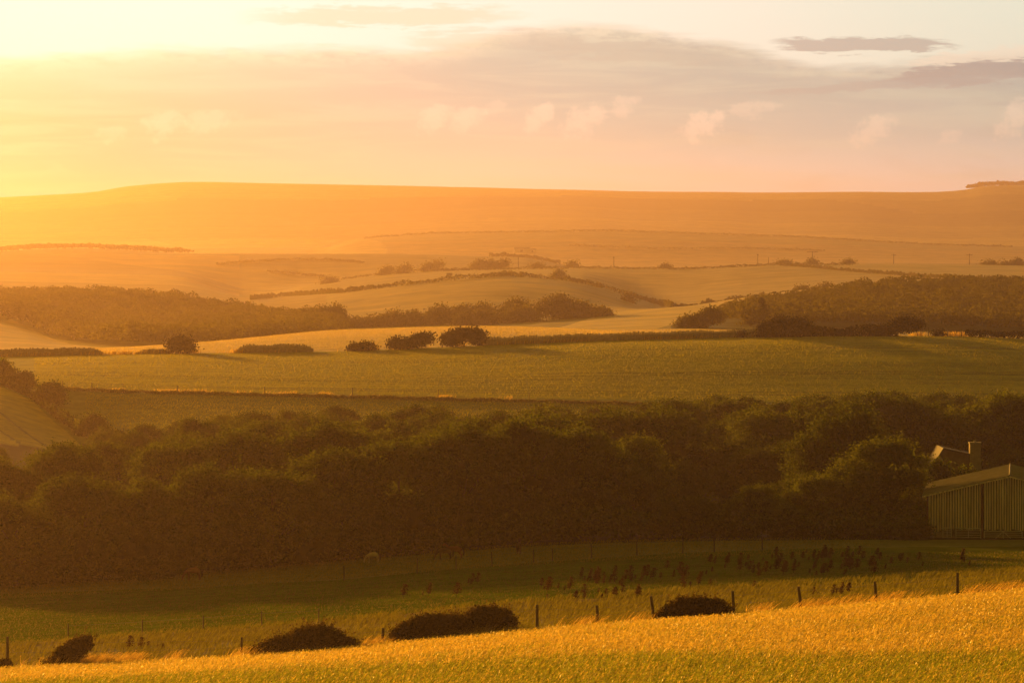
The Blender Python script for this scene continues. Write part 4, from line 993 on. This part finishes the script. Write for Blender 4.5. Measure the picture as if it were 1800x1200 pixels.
hurdle(1.3, -.7, .75, 1.15, 'narrow metal gate at the barn\'s left corner, left of the dark gap')
hurdle(2.45, -.75, 2.2, 1.15, 'middle metal gate, up against the barn door post')
hurdle(4.95, -.8, 3.35, .92, 'long low metal gate with crossed braces at the barn\'s right', True)
hurdle(8.5, -.8, 3.0, .95, 'metal gate at the picture\'s right edge before the barn')

def cottage():
    Y0 = 405.0; k_ = Y0/F
    o0 = Vector(((1640-HX)*k_, Y0, (HY-880)*k_)); t_ = empty('stone_cottage', o0); tag(t_, 'stone cottage with one tall chimney half hidden behind the barn and trees', 'cottage')
    def p(px, py): return ((px-1640)*k_, (880-py)*k_)
    prof = [p(1640, 880), p(1724, 880), p(1722, 803), p(1703, 798), p(1658, 789), p(1641, 816)]
    L = 6.0; n_ = len(prof)
    link('wall', py_mesh('wall', [([(x, 0, z) for x, z in prof]+[(x, L, z) for x, z in prof], [tuple(range(n_)), tuple(range(2*n_-1, n_-1, -1))]+[(i, (i+1) % n_, (i+1) % n_+n_, i+n_)[::-1] for i in range(n_)])]), M_roof, t_)
    def slab(a_, b_, th=.14, ov=.25):
        (x0_, z0_), (x1_, z1_) = a_, b_
        return ([(x0_, -ov, z0_+.01), (x1_, -ov, z1_+.01), (x1_, -ov, z1_+th), (x0_, -ov, z0_+th), (x0_, L+ov, z0_+.01), (x1_, L+ov, z1_+.01), (x1_, L+ov, z1_+th), (x0_, L+ov, z0_+th)],
                [(0, 1, 2, 3), (4, 7, 6, 5), (0, 3, 7, 4), (1, 5, 6, 2), (0, 4, 5, 1), (3, 2, 6, 7)])
    rf = link('roof', py_mesh('roof', [slab(p(1637, 822), p(1658, 789)), slab(p(1658, 789), p(1726, 804))]), M_pole, t_)
    cx0, cz0 = p(1704.5, 830); cx1, cz1 = p(1723.5, 779)
    ch = link('chimney', py_mesh('chimney', [box(cx0, cx1, -.3, .75, cz0, cz1)]), M_stone, rf)
    link('chimney_cap', py_mesh('chimney_cap', [box(cx0-.07, cx1+.07, -.38, .83, cz1, cz1+.12), tube([((cx0+cx1)/2, .2, cz1+.1), ((cx0+cx1)/2, .2, cz1+.32)], [.17, .13], 8)]), M_block, t_)
    wx, wz = p(1652, 850)
    wd = link('window', py_mesh('window', [box(wx, wx+.9, -.04, .02, wz, wz+1.0)]), M_glass, t_)
    link('string_course', py_mesh('string_course', [box(p(1640, 0)[0], p(1668, 0)[0], -.06, .02, p(0, 818)[1], p(0, 816)[1]+.02)]), M_stone, t_)
cottage()
bush('cottage_ivy', 'climbing bush in front of the cottage below its chimney', 1690, 396, 84, 92, 0, M_leaf, 151, .2, 150, 34, None, None, 'bush')
bush('cottage_ivy', 'dark bush hiding the foot of the cottage\'s left corner', 1648, 396, 60, 102, 0, M_leaf, 152, .2, 130, 34, None, None, 'bush')
bush('cottage_ivy', 'low bush between the chimney and the barn roof', 1732, 392, 34, 50, 0, M_leaf, 153, .2, 110, 34, None, None, 'bush')
bush('elder_bush', 'pale leafy bush against the barn\'s left corner', 1603, 338, 56, 38, .1, M_leaf_light, 154, .14, 150, 40, None, None, 'bush')
bush('elder_bush', 'yellowish bush growing up over the barn roof\'s ridge end', 1800, 333, 44, 146, 0, M_leaf_light, 155, .16, 10, 10, None, None, 'bush') if False else None

def farm(px, py, Y0, w, h, dpt, label, mat, seed=0):
    b_ = at(px, Y0); t_ = empty('farm_building', b_); tag(t_, label, 'building')
    link('wall', py_mesh('wall', [([(-w/2, 0, -1), (w/2, 0, -1), (w/2, 0, h), (-w/2, 0, h), (-w/2, dpt, -1), (w/2, dpt, -1), (w/2, dpt, h), (-w/2, dpt, h), (-w/2, dpt/2, h*1.6), (w/2, dpt/2, h*1.6)],
        [(0, 1, 2, 3), (5, 4, 7, 6), (0, 3, 8, 7, 4), (1, 5, 6, 9, 2)])]), mat, t_)
    link('roof', py_mesh('roof', [([(-w/2-.3, -.4, h-.2), (w/2+.3, -.4, h-.2), (w/2+.3, dpt/2, h*1.6+.1), (-w/2-.3, dpt/2, h*1.6+.1), (w/2+.3, dpt+.4, h-.2), (-w/2-.3, dpt+.4, h-.2)], [(0, 1, 2, 3), (3, 2, 4, 5)])]), M_sheet, t_)
    link('door', py_mesh('door', [box(-w*.12, w*.05, -.08, -.02, 0, h*.7)]), M_dark, t_)
farm(918, 441, find_Y(918, 443, 3900, 4600), 17, 3.4, 7, 'long white farmhouse far off below the hill', M_white)
farm(936, 441, find_Y(936, 443, 3900, 4600), 8, 2.4, 6, 'small low shed at the right end of the far white farmhouse', M_white)
farm(790, 489, find_Y(790, 490, 1900, 2480), 2.4, 1.6, 2.4, 'tiny pale field shelter by the hedge on the middle hill', M_white)

# ------------------------------------------------------------------ ponies
def pony(px, Y, rz, s_, coat, graze, label):
    t_ = empty('pony', at(px, Y, .0), rz); tag(t_, label, 'pony', 'ponies grazing along the foot of the wood'); t_.scale = (s_, s_, s_)
    v, e, r_ = [], [], []
    def add(p, r, par=None):
        v.append(p); r_.append(r)
        if par is not None: e.append((par, len(v)-1))
        return len(v)-1
    a0 = add((-.05, 0, .95), .26); a1 = add((.30, 0, .95), .25, a0); a2 = add((.52, 0, .98), .20, a1)      # barrel to chest (faces +x)
    b1 = add((-.38, 0, .98), .24, a0); b2 = add((-.58, 0, .97), .17, b1)
    if graze: hp = [((.72, 0, .86), .15), ((.92, 0, .58), .11), ((1.02, 0, .36), .095), ((1.06, 0, .22), .085), ((1.02, 0, .06), .055)]
    else: hp = [((.68, 0, 1.12), .15), ((.84, 0, 1.30), .12), ((.92, 0, 1.42), .105), ((1.05, 0, 1.34), .085), ((1.18, 0, 1.22), .055)]
    p = a2
    for q, r in hp: p = add(q, r, p)
    for sy in (-1, 1):
        p = add((.46, .13*sy, .74), .10, a2)
        for q, r in (((.45, .14*sy, .46), .055), ((.45, .14*sy, .22), .040), ((.46, .14*sy, .06), .042), ((.50, .14*sy, .02), .045)): p = add(q, r, p)
        p = add((-.50, .14*sy, .74), .14, b1)
        for q, r in (((-.42, .14*sy, .58), .085), ((-.60, .14*sy, .40), .055), ((-.58, .14*sy, .16), .040), ((-.55, .14*sy, .03), .045)): p = add(q, r, p)
    me = bpy.data.meshes.new('body'); me.from_pydata(v, e, []); me.update()
    o = bpy.data.objects.new('tmp', me); C.objects.link(o)
    sk = o.modifiers.new('s', 'SKIN'); sk.use_smooth_shade = True
    for i, d_ in enumerate(me.skin_vertices[0].data): d_.radius = (r_[i], r_[i]*1.0); d_.use_root = (i == 0)
    ss = o.modifiers.new('u', 'SUBSURF'); ss.levels = 1
    dg = bpy.context.evaluated_depsgraph_get(); nm = bpy.data.meshes.new_from_object(o.evaluated_get(dg)); bpy.data.objects.remove(o); nm.materials.clear()
    link('body', nm, coat, t_)
    r = np.random.default_rng(3); n_ = 160
    if graze: c = np.stack([np.linspace(.56, .98, n_), r.normal(size=n_)*.03, np.interp(np.linspace(.56, .98, n_), [.56, .72, .98], [1.18, 1.02, .52])], 1)
    else: c = np.stack([np.linspace(.50, .90, n_), r.normal(size=n_)*.03, np.linspace(1.18, 1.52, n_)], 1)
    v1, f1, c1 = leaf_quads(c, np.full(n_, .10), r); link('mane', np_mesh('mane', v1, f1, c1), M_mane, t_)
    z_ = np.linspace(.95, .35, n_); c = np.stack([-.76-.06*np.sin(z_*3)+r.normal(size=n_)*.02, r.normal(size=n_)*.04, z_], 1)
    v1, f1, c1 = leaf_quads(c, np.full(n_, .10), r); link('tail', np_mesh('tail', v1, f1, c1), M_mane, t_)
    hx, hz = (1.0, .42) if graze else (.90, 1.55)
    link('ear', py_mesh('ear', [tube([(hx-.04, .05, hz), (hx-.03, .06, hz+.13)], [.03, .005], 5)]), coat, t_)
    link('ear', py_mesh('ear', [tube([(hx-.04, -.05, hz), (hx-.03, -.06, hz+.13)], [.03, .005], 5)]), coat, t_)
pony(656, find_Y(656, 989, 300, 334), math.radians(200), .78, M_pale, True, 'pale cream pony grazing with its head down')
pony(782, find_Y(782, 984, 300, 334), math.radians(195), .88, M_brown, True, 'left of the two overlapping dark brown ponies, head down')
pony(800, find_Y(800, 982, 300, 336), math.radians(170), .92, M_chest, False, 'right of the two overlapping ponies, standing taller')
pony(912, find_Y(912, 974, 300, 336), math.radians(85), .85, M_brown, False, 'dark pony seen end-on, alone at the wood\'s edge')
pony(340, find_Y(340, 1020, 300, 334), math.radians(205), .95, M_chest, True, 'reddish chestnut pony in the deep shade at the wood\'s left')
